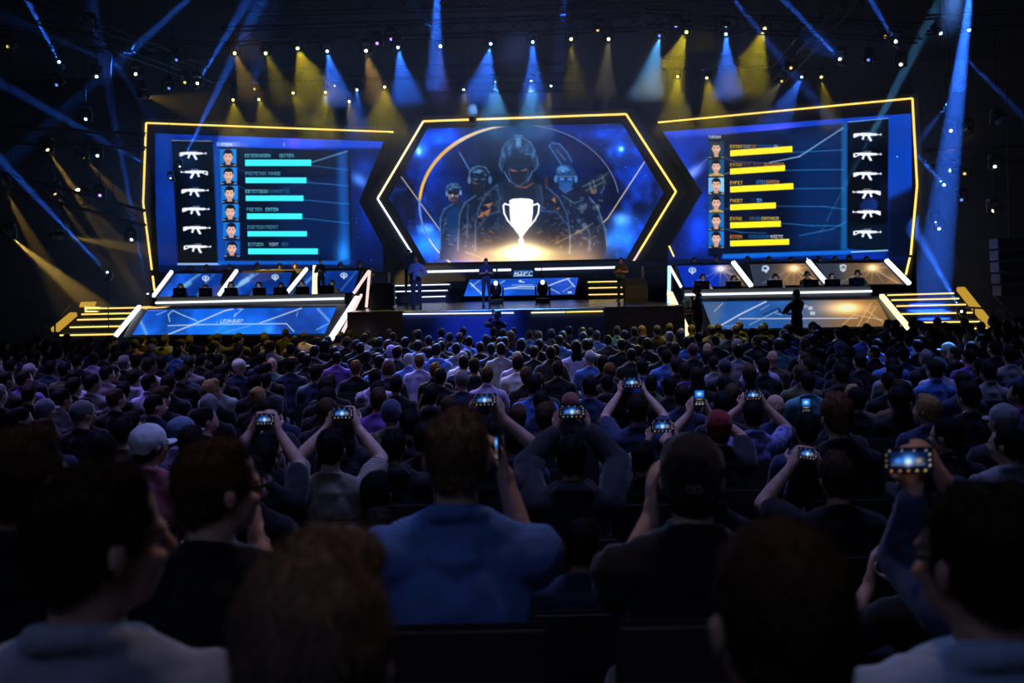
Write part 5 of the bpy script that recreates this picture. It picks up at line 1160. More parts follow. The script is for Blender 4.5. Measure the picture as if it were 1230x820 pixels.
def strands(me_co, me_no, n, ln, wdt, seed, down=.35, keep=None):
    """thin curved tufts rooted on the hair surface, as raw triangles"""
    r = random.Random(seed); vs, fs = [], []
    m = len(me_co)
    for _ in range(n):
        i = r.randrange(m); p, k = me_co[i], me_no[i]
        if keep and not keep(p): continue
        t = Vector((r.gauss(0, 1), r.gauss(0, 1), r.gauss(0, 1))); t = (t - k * t.dot(k)).normalized()
        flow = (Vector((0, -.35, -1)) - k * Vector((0, -.35, -1)).dot(k))
        d0 = (k * r.uniform(.15, .8) + flow * down + t * .45).normalized(); d1 = (d0 + flow * down * 1.3 + t * .3).normalized()
        L_ = ln * r.uniform(.5, 1.25); s = k.cross(d0).normalized() * wdt * r.uniform(.6, 1.3)
        b = len(vs); q = p + d0 * L_ * .5; e = q + d1 * L_ * .5
        vs += [p - s, p + s, q - s * .7, q + s * .7, e]; fs += [(b, b + 1, b + 3, b + 2), (b + 2, b + 3, b + 4)]
    return vs, fs

def build_hair(style, lod, seed=0):
    """in head-local space"""
    bm = bmesh.new(); vox = {0: .0065, 1: .010, 2: .016}[lod]
    sty = style
    if sty in ('cap', 'capback'):
        ellipsoid(bm, (0, -.022, .034), (.088, .108, .094)); ellipsoid(bm, (0, -.05, -.02), (.07, .06, .05))
    elif sty == 'bald': ellipsoid(bm, (0, -.03, -.005), (.078, .084, .05)); ellipsoid(bm, (0, -.012, .022), (.077, .094, .094))
    elif sty == 'buzz': ellipsoid(bm, (0, -.018, .026), (.081, .098, .098)); ellipsoid(bm, (0, -.045, -.035), (.066, .058, .055))
    elif sty == 'long':
        ellipsoid(bm, (0, -.022, .026), (.092, .106, .108)); ellipsoid(bm, (0, -.06, -.06), (.085, .06, .12)); ring_capsule(bm, (-.05, -.07, -.12), (-.045, -.085, -.22), .05, .03); ring_capsule(bm, (.05, -.07, -.12), (.045, -.085, -.22), .05, .03); ring_capsule(bm, (0, -.08, -.12), (0, -.09, -.23), .05, .035)
    elif sty == 'bun': ellipsoid(bm, (0, -.02, .026), (.085, .102, .104)); ellipsoid(bm, (0, -.045, -.03), (.066, .058, .055)); ellipsoid(bm, (0, -.11, .08), (.04, .035, .038))
    elif sty == 'beanie': ellipsoid(bm, (0, -.012, .034), (.092, .112, .102)); ring_capsule(bm, (0, -.02, -.005), (0, -.015, .02), .093, .094, 16)
    elif sty == 'quiff': ellipsoid(bm, (0, -.018, .032), (.086, .103, .108)); ellipsoid(bm, (.01, .03, .10), (.062, .05, .04)); ellipsoid(bm, (0, -.05, -.035), (.068, .058, .055))
    else: ellipsoid(bm, (0, -.020, .028), (.0825, .100, .100)); ellipsoid(bm, (0, -.05, -.032), (.066, .056, .056)); ellipsoid(bm, (.012, .0, .085), (.056, .064, .042))
    me = remeshed(bm, 'hair' if sty not in ('cap', 'capback', 'beanie') else 'cap', vox, 1)
    if sty not in ('cap', 'capback', 'beanie'):
        amp = {'bald': .001, 'buzz': .002}.get(sty, .0055)
        no = [v.normal.copy() for v in me.vertices]
        for v, k in zip(me.vertices, no):
            p = v.co; v.co += k * (mnoise.noise(Vector((p.x * 28 + seed * 7, p.y * 28, p.z * 15))) * amp + mnoise.noise(Vector((p.x * 75, p.y * 75 + seed, p.z * 28))) * amp * .45)
    ns = {0: 6000, 1: 900, 2: 0}[lod] if sty not in ('cap', 'capback', 'beanie', 'bald') else 0
    if ns:
        me.update(); co = [v.co.copy() for v in me.vertices]; no = [v.normal.copy() for v in me.vertices]
        ln = .008 if sty == 'buzz' else .017 if sty != 'long' else .035
        vs, fs = strands(co, no, ns, ln, .0008 if lod == 0 else .0018, seed, .9)
        b = bmesh.new(); b.from_mesh(me); nv = [b.verts.new(p) for p in vs]
        for f in fs: b.faces.new([nv[i] for i in f])
        b.to_mesh(me); b.free()
        for p in me.polygons: p.use_smooth = True
    return me

def build_brim(back=False):
    bm = bmesh.new(); n = 12; top = []
    for k in range(n + 1):
        a = math.pi * k / n; top.append((math.cos(a) * .074, .062 + math.sin(a) * .088, .012 - .010 * (math.cos(a) ** 2) + .004))
    for z in (0, -.006): pass
    up = [bm.verts.new((x, y, z)) for x, y, z in top]; lo = [bm.verts.new((x, y, z - .006)) for x, y, z in top]
    bm.faces.new(up); bm.faces.new(lo[::-1])
    for i in range(len(up)): j = (i + 1) % len(up); bm.faces.new((up[i], lo[i], lo[j], up[j]))
    if back: bmesh.ops.rotate(bm, verts=bm.verts[:], cent=(0, -.015, 0), matrix=Matrix.Rotation(math.pi, 3, 'Z'))
    return bm_mesh(bm, 'brim', True)

# ---- shared meshes, cached by key
CACHE = {}
def cached(key, fn):
    if key not in CACHE: CACHE[key] = fn()
    return CACHE[key]

SKINS = [(.55, .33, .24), (.46, .27, .19), (.30, .17, .11), (.17, .09, .06), (.60, .38, .29)]
HAIRC = {'black': (.006, .006, .007), 'dark': (.014, .010, .008), 'brown': (.045, .024, .013), 'auburn': (.10, .042, .018), 'fair': (.25, .15, .06), 'grey': (.16, .16, .17), 'ginger': (.22, .08, .025)}
HAIRWORD = {'black': 'black-haired', 'dark': 'dark-haired', 'brown': 'brown-haired', 'auburn': 'auburn-haired', 'fair': 'fair-haired', 'grey': 'grey-haired', 'ginger': 'ginger-haired'}
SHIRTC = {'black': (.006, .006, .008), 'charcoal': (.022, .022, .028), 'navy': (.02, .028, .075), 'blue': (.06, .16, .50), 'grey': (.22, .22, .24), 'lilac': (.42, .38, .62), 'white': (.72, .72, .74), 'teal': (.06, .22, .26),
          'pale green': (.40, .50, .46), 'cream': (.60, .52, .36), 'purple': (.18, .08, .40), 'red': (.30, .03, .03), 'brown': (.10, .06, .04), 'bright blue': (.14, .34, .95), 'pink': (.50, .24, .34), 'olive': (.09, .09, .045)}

def paint_slots(o, mat, col):
    if len(o.data.materials) == 0: o.data.materials.append(mat)
    o.material_slots[0].link = 'OBJECT'; o.material_slots[0].material = mat; o.color = (*col, 1)

def part(root, name, me, mat, col, Mx=None):
    o = bpy.data.objects.new(name, me); COL.objects.link(o); o.parent = root; paint_slots(o, mat, col)
    if Mx is not None: o.matrix_local = Mx
    return o

def person(loc, rz, scale, label, hair='short', hairc='dark', shirt='tee', shirtc='black', yaw=0, pitch=0, skin=0, arms=None, stand=False, lod=1, lean=0.0, group=None, trousers='black',
           cloth='fabric', seed=0, tilt=0, broad=1.0, capc=None, key=None, brim=None, headphones=False, glasses=False):
    r = empty('person', loc, rz, label, 'person', group); r.scale = (scale,) * 3
    vb = {0: .0080, 1: .0115 if label.find('row from') < 0 else .015, 2: .019}[lod]; dec = {0: .45, 1: .4, 2: .6}[lod]
    Mh = head_matrix(yaw, pitch, .45 if stand else 0, tilt); J = body_spec(stand, arms, lean, broad)
    Mh = Matrix.Translation((0, lean * .7, 0)) @ Mh
    kk = key or ('c', id(r))
    part(r, 'body', cached(('b', kk, yaw, pitch, lod), lambda: build_body('body', J, Mh, vb, dec)), M['skin'], SKINS[skin])
    part(r, 'shirt', cached(('s', kk, shirt, lod), lambda: build_shirt('shirt', J, shirt, {0: .010, 1: .013, 2: .02}[lod], {0: .6, 1: .5, 2: .6}[lod], .012 if lod < 2 else .008, seed)), M[cloth], SHIRTC[shirtc] if isinstance(shirtc, str) else shirtc)
    part(r, 'trousers', cached(('t', 'stand' if stand else 'sit', lod if stand else 2), lambda: build_trousers('trousers', J, .02, .5)), M['fabric'], SHIRTC[trousers])
    if stand:
        for s, sx in (('L', -1), ('R', 1)): part(r, 'shoe', cached(('shoe', s), lambda: build_shoe(J['legs'][s][2], sx)), M['fabric'], (.02, .02, .02))
    hc = HAIRC[hairc] if isinstance(hairc, str) else hairc
    if hair in ('cap', 'capback', 'beanie'):
        c = part(r, 'beanie' if hair == 'beanie' else 'cap', cached(('h', hair, lod), lambda: build_hair(hair, lod)), M['fabric'], capc or (.02, .02, .025), Mh)
        if hair != 'beanie':
            b = part(r, 'cap_brim', cached(('brim', hair), lambda: build_brim(hair == 'capback')), M['fabric'], brim or capc or (.02, .02, .025), Mh)
        if lod < 2: part(r, 'hair', cached(('h', 'buzz', 1), lambda: build_hair('buzz', 1, 1)), M['hair'], hc, Mh @ Matrix.Translation((0, -.004, -.008)))
    else:
        part(r, 'hair', cached(('h', hair, lod, seed % 3), lambda: build_hair(hair, lod, seed % 3)), M['hair'], hc if hair != 'bald' else tuple(c * .8 for c in SKINS[skin]), Mh)
    if lod == 0:
        for sx in (-1, 1):
            bm = bmesh.new(); bmesh.ops.create_uvsphere(bm, u_segments=10, v_segments=8, radius=.0105); e = part(r, 'eye', bm_mesh(bm, 'eye', True), M['eye'], (1, 1, 1)); e.matrix_local = Mh @ Matrix.Translation((sx * .03, .072, .0))
    if glasses:
        bm = bmesh.new()
        for sx in (-1, 1):
            add_bar(bm, (sx * .078, -.01, .006), (sx * .072, .098, .004), .003, .006); 
            for a0 in range(10):
                a, b = 2 * math.pi * a0 / 10, 2 * math.pi * (a0 + 1) / 10; add_bar(bm, (sx * .036 + .03 * math.cos(a), .104, .022 * math.sin(a)), (sx * .036 + .03 * math.cos(b), .104, .022 * math.sin(b)), .003, .003)
        add_bar(bm, (-.008, .107, .004), (.008, .107, .004), .003, .003)
        g = part(r, 'glasses', bm_mesh(bm, 'glasses'), M['plastic'], (0, 0, 0), Mh)
    if headphones:
        def hp():
            bm = bmesh.new()
            for t in range(8):
                a0, a1 = math.pi * t / 8, math.pi * (t + 1) / 8
                ring_capsule(bm, (.096 * math.cos(a0), -.01, .03 + .105 * math.sin(a0)), (.096 * math.cos(a1), -.01, .03 + .105 * math.sin(a1)), .012, .012, 6)
            for sx in (-1, 1): ring_capsule(bm, (sx * .085, -.01, -.01), (sx * .105, -.01, -.01), .034, .034, 10)
            return bm_mesh(bm, 'headphones', True)
        part(r, 'headphones', cached('hp', hp), M['plastic'], (0, 0, 0), Mh)
    return r

# ------------------------------------------------------------------ smartphones held up by the crowd
def phone_picture(seed, portrait=False):
    def f(p):
        r = random.Random(seed); X, Y = p.X, p.Y; w, h = X.max(), Y.max(); p.C[:] = (6, 8, 20)
        if portrait:
            p.rect(w * .08, h * .1, w * .92, h * .52, (30, 110, 215)); p.glow(w * .5, h * .3, w * .22, h * .10, (200, 210, 240), 1); p.rect(w * .1, h * .55, w * .9, h * .68, (16, 18, 40)); p.glow(w * .5, h * .6, w * .3, h * .03, (240, 200, 120), .8)
            for k in range(3): p.ell(w * (.22 + .28 * k), h * .88, w * .08, w * .08, (235, 235, 235), .9, .3)
            for k in range(3): p.ell(w * (.25 + .25 * k), h * .76, w * .06, w * .05, r.choice([(240, 200, 80), (220, 220, 230)]), .8, .3)
        else:
            p.rect(w * .12, h * .12, w * .88, h * .74, (10, 24, 70)); p.glow(w * .5, h * .42, w * .15, h * .22, (70, 150, 230), .9); p.glow(w * .5, h * .56, w * .07, h * .14, (255, 250, 230), 1)
            p.glow(w * .28, h * .5, w * .09, h * .12, (60, 140, 220), .9); p.glow(w * .72, h * .5, w * .09, h * .12, (210, 160, 60), .8); p.rect(w * .15, h * .6, w * .85, h * .68, (150, 150, 160), .5)
            for k in range(5): p.ell(w * (.15 + .175 * k), h * .9, w * .025, w * .025, r.choice([(235, 235, 235), (240, 210, 120), (120, 180, 240), (235, 160, 80)]), .9, .25)
            for k in range(4): p.ell(w * (.12 + .25 * k), h * .08, w * .02, w * .02, (220, 220, 230), .7, .25)
            for k in range(3): p.ell(w * .945, h * (.25 + .22 * k), w * .022, w * .022, (235, 235, 235), .8, .25)
            for k in range(3): p.ell(w * .05, h * (.25 + .22 * k), w * .018, w * .018, (220, 200, 150), .7, .25)
    nx, ny = (14, 26) if portrait else (44, 22)
    gx, gy = np.meshgrid(np.linspace(0, 14 if portrait else 40, nx), np.linspace(0, 26 if portrait else 20, ny)); pt = Paint(gx.ravel(), gy.ravel()); f(pt); C = pt.linear()
    u, v = gx.ravel() / gx.max() - .5, .5 - gy.ravel() / gy.max(); V = np.stack([u, np.zeros_like(u), v], 1)
    jj, ii = np.meshgrid(np.arange(ny - 1), np.arange(nx - 1), indexing='ij'); a = (jj * nx + ii).ravel(); q = np.stack([a, a + 1, a + nx + 1, a + nx], 1)
    me = bpy.data.meshes.new('screen'); me.from_pydata(V.tolist(), [], q[:, ::-1].tolist()); at = me.color_attributes.new('picture', 'FLOAT_COLOR', 'POINT')
    at.data.foreach_set('color', np.concatenate([C, np.ones((len(C), 1))], 1).ravel().astype(np.float32)); return me

def phone(c, wpx, hpx, d, label, seed=0, rz=0.0, tilt=0.0, strength=None):
    """c = world centre; wpx, hpx = size in photo pixels at depth d"""
    w_, h_ = wpx * d / F, hpx * d / F; port = h_ > w_
    r = empty('smartphone', tuple(c), 0, label, 'phone'); r.rotation_euler = (0, tilt, rz)
    bm = bmesh.new(); add_box(bm, (0, 0, 0), (w_, .009, h_)); bmesh.ops.bevel(bm, geom=bm.edges[:], offset=.0035, segments=2, affect='EDGES'); link('phone_body', bm_mesh(bm, 'phone_body'), M['plastic'], r)
    me = phone_picture(seed, port); me.transform(Matrix.Diagonal((w_ * .94, 1, h_ * .92, 1)) @ Matrix.Translation((0, -.0052, 0))); link('screen', me, M['phone_pic'], r)
    bm = bmesh.new(); add_tube(bm, (w_ * .36, .004, h_ * .3), (w_ * .36, .008, h_ * .3), .006, seg=10); link('camera_lens', bm_mesh(bm, 'camera_lens'), M['blackbezel'], r)
    return r
# ------------------------------------------------------------------ the audience
def row_y(d): return HY + F * drop(d) / d
_dd = np.linspace(3.2, 23, 2000); _yy = np.array([row_y(x) for x in _dd])
def depth_of(x, y):
    yy = y + ROLL * (x - 615); return float(np.interp(-yy, -_yy, _dd))

CHAIR = {}
def chair_meshes():
    bm = bmesh.new(); add_box(bm, (0, .02, .41), (.46, .46, .06)); bmesh.ops.bevel(bm, geom=bm.edges[:], offset=.02, segments=2, affect='EDGES'); CHAIR['seat'] = bm_mesh(bm, 'seat')
    bm = bmesh.new(); add_box(bm, (0, -.20, .72), (.45, .035, .40)); bmesh.ops.bevel(bm, geom=bm.edges[:], offset=.016, segments=2, affect='EDGES'); CHAIR['backrest'] = bm_mesh(bm, 'backrest')
    for k, (sx, sy) in enumerate(((-1, -1), (1, -1), (-1, 1), (1, 1))):
        bm = bmesh.new(); add_tube(bm, (sx * .2, sy * .18, 0), (sx * .2, sy * .18 if sy > 0 else -.19, .40 if sy > 0 else .60), .013, seg=6); CHAIR['leg%d' % k] = bm_mesh(bm, 'leg')
    for n_, me in CHAIR.items(): me.materials.append(M['chair'] if not n_.startswith('leg') else M['truss'])
chair_meshes()
def chair(x, d, z, rz, label, group='audience chairs', behind=0.0):
    r = empty('chair', (x, d, z), rz, label, 'chair', group)
    for n_, me in CHAIR.items():
        o = bpy.data.objects.new('leg' if n_.startswith('leg') else n_, me); COL.objects.link(o); o.parent = r
        if behind: o.location = (0, -behind, 0)
    return r
CHL = 'black padded audience chair, occupied, its back partly hidden by the next row'

ORDW = ['front', 'second', 'third', 'fourth', 'fifth', 'sixth', 'seventh', 'eighth', 'ninth', 'tenth', '11th', '12th', '13th', '14th', '15th', '16th', '17th', '18th']
def nth(n):
    return {1: 'leftmost', 2: 'second from left', 3: 'third from left', 4: 'fourth from left', 5: 'fifth from left', 6: 'sixth from left', 7: 'seventh from left', 8: 'eighth from left', 9: 'ninth from left', 10: 'tenth from left'}.get(n, '%d%s from left' % (n, {1: 'st', 2: 'nd', 3: 'rd'}.get(n % 10 if n % 100 not in (11, 12, 13) else 0, 'th')))

# seen in the photograph: (px, py of the head, shirt kind, shirt colour, hair style, hair colour, head yaw)
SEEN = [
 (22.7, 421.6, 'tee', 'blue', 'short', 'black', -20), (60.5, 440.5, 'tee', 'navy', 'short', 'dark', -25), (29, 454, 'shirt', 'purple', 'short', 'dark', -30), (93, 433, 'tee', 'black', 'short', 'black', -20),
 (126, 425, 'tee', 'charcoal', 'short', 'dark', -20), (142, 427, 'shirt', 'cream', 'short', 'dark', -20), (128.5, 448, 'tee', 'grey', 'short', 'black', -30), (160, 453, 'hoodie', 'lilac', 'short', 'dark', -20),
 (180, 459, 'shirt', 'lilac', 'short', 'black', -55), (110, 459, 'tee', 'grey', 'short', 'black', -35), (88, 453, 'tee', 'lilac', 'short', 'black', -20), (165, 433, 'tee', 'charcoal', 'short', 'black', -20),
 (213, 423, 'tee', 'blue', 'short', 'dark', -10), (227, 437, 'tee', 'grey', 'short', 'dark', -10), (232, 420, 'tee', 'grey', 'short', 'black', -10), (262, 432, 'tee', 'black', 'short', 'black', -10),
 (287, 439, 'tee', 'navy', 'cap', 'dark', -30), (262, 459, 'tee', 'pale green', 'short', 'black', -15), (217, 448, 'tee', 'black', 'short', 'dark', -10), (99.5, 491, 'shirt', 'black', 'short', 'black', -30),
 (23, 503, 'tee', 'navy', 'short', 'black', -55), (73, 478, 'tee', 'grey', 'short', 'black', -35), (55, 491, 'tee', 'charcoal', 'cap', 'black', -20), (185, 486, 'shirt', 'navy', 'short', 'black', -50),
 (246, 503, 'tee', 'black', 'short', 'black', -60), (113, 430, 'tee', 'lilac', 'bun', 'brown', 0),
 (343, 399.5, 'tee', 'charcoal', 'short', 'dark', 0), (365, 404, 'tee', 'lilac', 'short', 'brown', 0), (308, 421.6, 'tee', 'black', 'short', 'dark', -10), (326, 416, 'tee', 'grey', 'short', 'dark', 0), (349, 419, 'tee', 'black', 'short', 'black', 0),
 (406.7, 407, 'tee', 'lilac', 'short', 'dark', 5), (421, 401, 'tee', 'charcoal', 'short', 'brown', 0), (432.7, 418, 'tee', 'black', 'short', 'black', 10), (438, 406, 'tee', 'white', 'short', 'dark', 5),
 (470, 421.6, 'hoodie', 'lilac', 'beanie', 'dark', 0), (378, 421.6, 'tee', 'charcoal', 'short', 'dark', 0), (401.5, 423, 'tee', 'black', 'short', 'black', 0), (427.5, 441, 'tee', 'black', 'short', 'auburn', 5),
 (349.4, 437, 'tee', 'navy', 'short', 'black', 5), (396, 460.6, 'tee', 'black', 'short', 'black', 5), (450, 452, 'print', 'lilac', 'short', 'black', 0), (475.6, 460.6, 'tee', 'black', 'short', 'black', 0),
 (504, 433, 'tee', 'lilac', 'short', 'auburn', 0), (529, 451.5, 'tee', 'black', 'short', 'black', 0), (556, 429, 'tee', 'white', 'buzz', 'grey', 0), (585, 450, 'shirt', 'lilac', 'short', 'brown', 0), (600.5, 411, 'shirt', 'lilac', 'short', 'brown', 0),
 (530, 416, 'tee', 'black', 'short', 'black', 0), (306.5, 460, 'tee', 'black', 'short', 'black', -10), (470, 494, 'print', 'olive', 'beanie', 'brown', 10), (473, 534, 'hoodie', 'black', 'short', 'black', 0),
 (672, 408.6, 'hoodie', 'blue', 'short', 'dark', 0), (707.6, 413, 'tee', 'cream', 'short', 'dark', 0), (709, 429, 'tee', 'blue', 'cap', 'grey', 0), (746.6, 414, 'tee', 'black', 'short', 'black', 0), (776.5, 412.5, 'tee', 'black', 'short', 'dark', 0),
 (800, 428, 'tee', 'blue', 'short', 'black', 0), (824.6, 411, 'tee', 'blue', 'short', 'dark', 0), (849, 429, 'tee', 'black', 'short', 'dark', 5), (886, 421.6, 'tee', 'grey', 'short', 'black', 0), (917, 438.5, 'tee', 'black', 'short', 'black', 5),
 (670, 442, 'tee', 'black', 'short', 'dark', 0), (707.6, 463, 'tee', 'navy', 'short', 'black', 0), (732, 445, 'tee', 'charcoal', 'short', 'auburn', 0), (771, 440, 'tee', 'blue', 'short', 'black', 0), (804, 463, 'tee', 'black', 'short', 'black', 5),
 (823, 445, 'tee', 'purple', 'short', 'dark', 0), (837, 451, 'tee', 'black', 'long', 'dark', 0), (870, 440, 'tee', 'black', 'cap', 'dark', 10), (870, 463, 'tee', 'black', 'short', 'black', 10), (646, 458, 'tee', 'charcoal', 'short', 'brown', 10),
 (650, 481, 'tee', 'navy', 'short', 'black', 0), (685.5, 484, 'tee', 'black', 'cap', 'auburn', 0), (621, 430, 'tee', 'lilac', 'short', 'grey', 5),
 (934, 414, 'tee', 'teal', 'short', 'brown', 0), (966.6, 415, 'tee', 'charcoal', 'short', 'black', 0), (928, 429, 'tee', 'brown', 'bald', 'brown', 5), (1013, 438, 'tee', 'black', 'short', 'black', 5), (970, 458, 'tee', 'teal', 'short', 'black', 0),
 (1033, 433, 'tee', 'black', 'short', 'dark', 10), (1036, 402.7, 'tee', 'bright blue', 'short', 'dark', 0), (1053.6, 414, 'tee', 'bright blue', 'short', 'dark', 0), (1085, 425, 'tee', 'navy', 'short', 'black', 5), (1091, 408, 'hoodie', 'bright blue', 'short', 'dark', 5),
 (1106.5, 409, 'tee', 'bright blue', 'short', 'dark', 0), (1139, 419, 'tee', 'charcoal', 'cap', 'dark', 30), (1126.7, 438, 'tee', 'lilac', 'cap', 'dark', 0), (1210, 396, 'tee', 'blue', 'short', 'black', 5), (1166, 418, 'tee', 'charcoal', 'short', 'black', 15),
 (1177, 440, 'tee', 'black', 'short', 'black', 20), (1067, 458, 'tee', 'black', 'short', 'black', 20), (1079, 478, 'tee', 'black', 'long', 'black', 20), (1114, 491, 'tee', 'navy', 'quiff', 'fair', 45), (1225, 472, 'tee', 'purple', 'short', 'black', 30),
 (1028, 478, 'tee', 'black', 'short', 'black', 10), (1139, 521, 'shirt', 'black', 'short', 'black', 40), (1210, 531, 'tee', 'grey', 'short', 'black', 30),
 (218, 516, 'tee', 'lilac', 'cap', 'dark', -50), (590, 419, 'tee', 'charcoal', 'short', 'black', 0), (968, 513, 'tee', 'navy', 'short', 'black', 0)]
CAPC = {(287, 439): (.55, .52, .48), (709, 429): (.20, .20, .30), (870, 440): (.03, .03, .04), (1139, 419): (.45, .75, .75), (1126.7, 438): (.04, .06, .12), (685.5, 484): (.16, .05, .04), (218, 516): (.12, .18, .28), (470, 421.6): (.35, .28, .62), (55, 491): (.08, .09, .12)}

crowd = []      # dict(x, d, ...)
DEPTHS = []
d = 20.5
while d > 3.7:
    DEPTHS.append(d); d -= .90 if d > 9 else .85
def nearest_row(d_): return min(range(len(DEPTHS)), key=lambda i: abs(DEPTHS[i] - d_))
# places taken by the people built singly further down (px, depth)
SINGLE = [(397, 5.4), (315, 5.2), (583, 5.0), (686, 5.0), (766, 7.4), (775, 5.7), (863, 6.1), (904, 7.2), (1005, 4.5), (1006, 5.3), (178, 5.4), (698, 3.9), (1128, 3.4)]
for (px, py, sh, sc_, hr, hcol, yw) in SEEN:
    dd = depth_of(px, py); crowd.append(dict(px=px, d=dd, shirt=sh, sc=sc_, hair=hr, hc=hcol, yaw=yw, seen=True, capc=CAPC.get((px, py)), x=P(px, py, dd).x, zc=P(px, py, dd).z))
rr = random.Random(11)
for k, dr in enumerate(DEPTHS):
    half = 640 * dr / F + .35; sp = .56; n = int(2 * half / sp); o = (k % 2) * sp / 2
    for i in range(n + 1):
        x = -half + o + i * sp + rr.uniform(-.09, .09); dd = dr + rr.uniform(-.10, .10); px = 615 + x * F / dd
        if px < -25 or px > 1255: continue
        if any(abs(c['x'] - x) < .44 and abs(c['d'] - dd) < .50 for c in crowd): continue
        if any(abs(P(sx, 500, sd).x - x) < .52 and abs(sd - dd) < .58 for sx, sd in SINGLE): continue
        left = px < 330
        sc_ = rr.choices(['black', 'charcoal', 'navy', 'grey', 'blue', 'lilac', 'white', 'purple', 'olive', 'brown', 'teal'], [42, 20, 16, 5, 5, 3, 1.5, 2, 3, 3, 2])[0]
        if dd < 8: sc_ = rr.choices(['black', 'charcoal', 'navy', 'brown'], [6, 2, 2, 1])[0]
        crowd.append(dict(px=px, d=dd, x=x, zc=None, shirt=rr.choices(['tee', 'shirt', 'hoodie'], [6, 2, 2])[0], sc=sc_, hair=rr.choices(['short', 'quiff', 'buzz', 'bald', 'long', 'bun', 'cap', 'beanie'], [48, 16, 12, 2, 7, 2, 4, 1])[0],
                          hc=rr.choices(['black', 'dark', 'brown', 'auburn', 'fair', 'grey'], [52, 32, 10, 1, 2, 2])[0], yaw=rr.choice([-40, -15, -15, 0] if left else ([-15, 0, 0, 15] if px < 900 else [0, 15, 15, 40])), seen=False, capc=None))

YAWS = [-60, -40, -15, 0, 15, 40]
def snap(y): return min(YAWS, key=lambda a: abs(a - y))
ARMV = {0: None, 1: {'L': ((-.10, .20, .93), (.6, .2, .8), (.6, .4, 0), (-.6, -.1, -.8), .7), 'R': ((.08, .22, .90), (-.5, .3, .8), (-.6, .4, 0), (.6, -.1, -.8), .7)},
        2: {'L': ((.03, .20, .80), (.9, .2, 0), (0, -1, .2), (-.6, 0, -.8), .4), 'R': ((-.04, .23, .83), (-.9, .1, .1), (0, -1, 0), (.6, 0, -.8), .4)}}
rows = {}
for c in crowd: rows.setdefault(nearest_row(c['d']), []).append(c)
for k in rows:
    rows[k].sort(key=lambda c: c['x'])
    for i, c in enumerate(rows[k]): c['row'] = k; c['n'] = i + 1
crowd.sort(key=lambda c: c['d'])
SHW = {'tee': 'T-shirt', 'shirt': 'shirt', 'hoodie': 'hoodie', 'print': 'printed shirt'}
far_rest = []
for idx, c in enumerate(crowd):
    lod = 1 if c['d'] < 7.6 else 2
    zc = c['zc']; fz = floor_z(c['d'])
    s = 1.0 if zc is None else max(.93, min(1.07, (zc - fz) / 1.24))
    if zc is None: s = rr.uniform(.955, 1.045)
    sh = 'tee' if c['shirt'] == 'print' else c['shirt']; av = rr.choice([0, 0, 0, 1, 2])
    hw = HAIRWORD[c['hc']]
    if c['hair'] in ('cap', 'beanie'): hw = 'capped' if c['hair'] == 'cap' else 'beanie-wearing'
    elif c['hair'] == 'bald': hw = 'bald'
    lab = '%s person in %s %s, %s row from the stage, %s' % (hw, c['sc'], SHW[c['shirt']], ORDW[c['row']] if c['row'] < 18 else str(c['row'] + 1) + 'th', nth(c['n']))
    c['z'] = fz
    if idx >= 285: far_rest.append((c, s, sh, av)); continue
    cp = c['capc'] or rr.choice([(.015, .015, .02), (.03, .04, .09), (.10, .10, .11), (.05, .015, .015), (.2, .2, .22)])
    person((c['x'], c['d'], fz), 0, s, lab, c['hair'], c['hc'], sh, c['sc'], snap(c['yaw']), rr.choice([0, 5]), rr.choices(range(5), [4, 4, 2, 1, 4])[0], ARMV[av], False, lod, 0.0, 'seated audience', cloth='print' if c['shirt'] == 'print' else 'fabric',
           seed=idx % 3, capc=cp, key=('sit', av), broad=1.0)
    if c['d'] < 13: chair(c['x'], c['d'], fz, 0, 'black padded chair, %s row from the stage, %s' % (ORDW[c['row']] if c['row'] < 18 else str(c['row'] + 1) + 'th', nth(c['n'])))

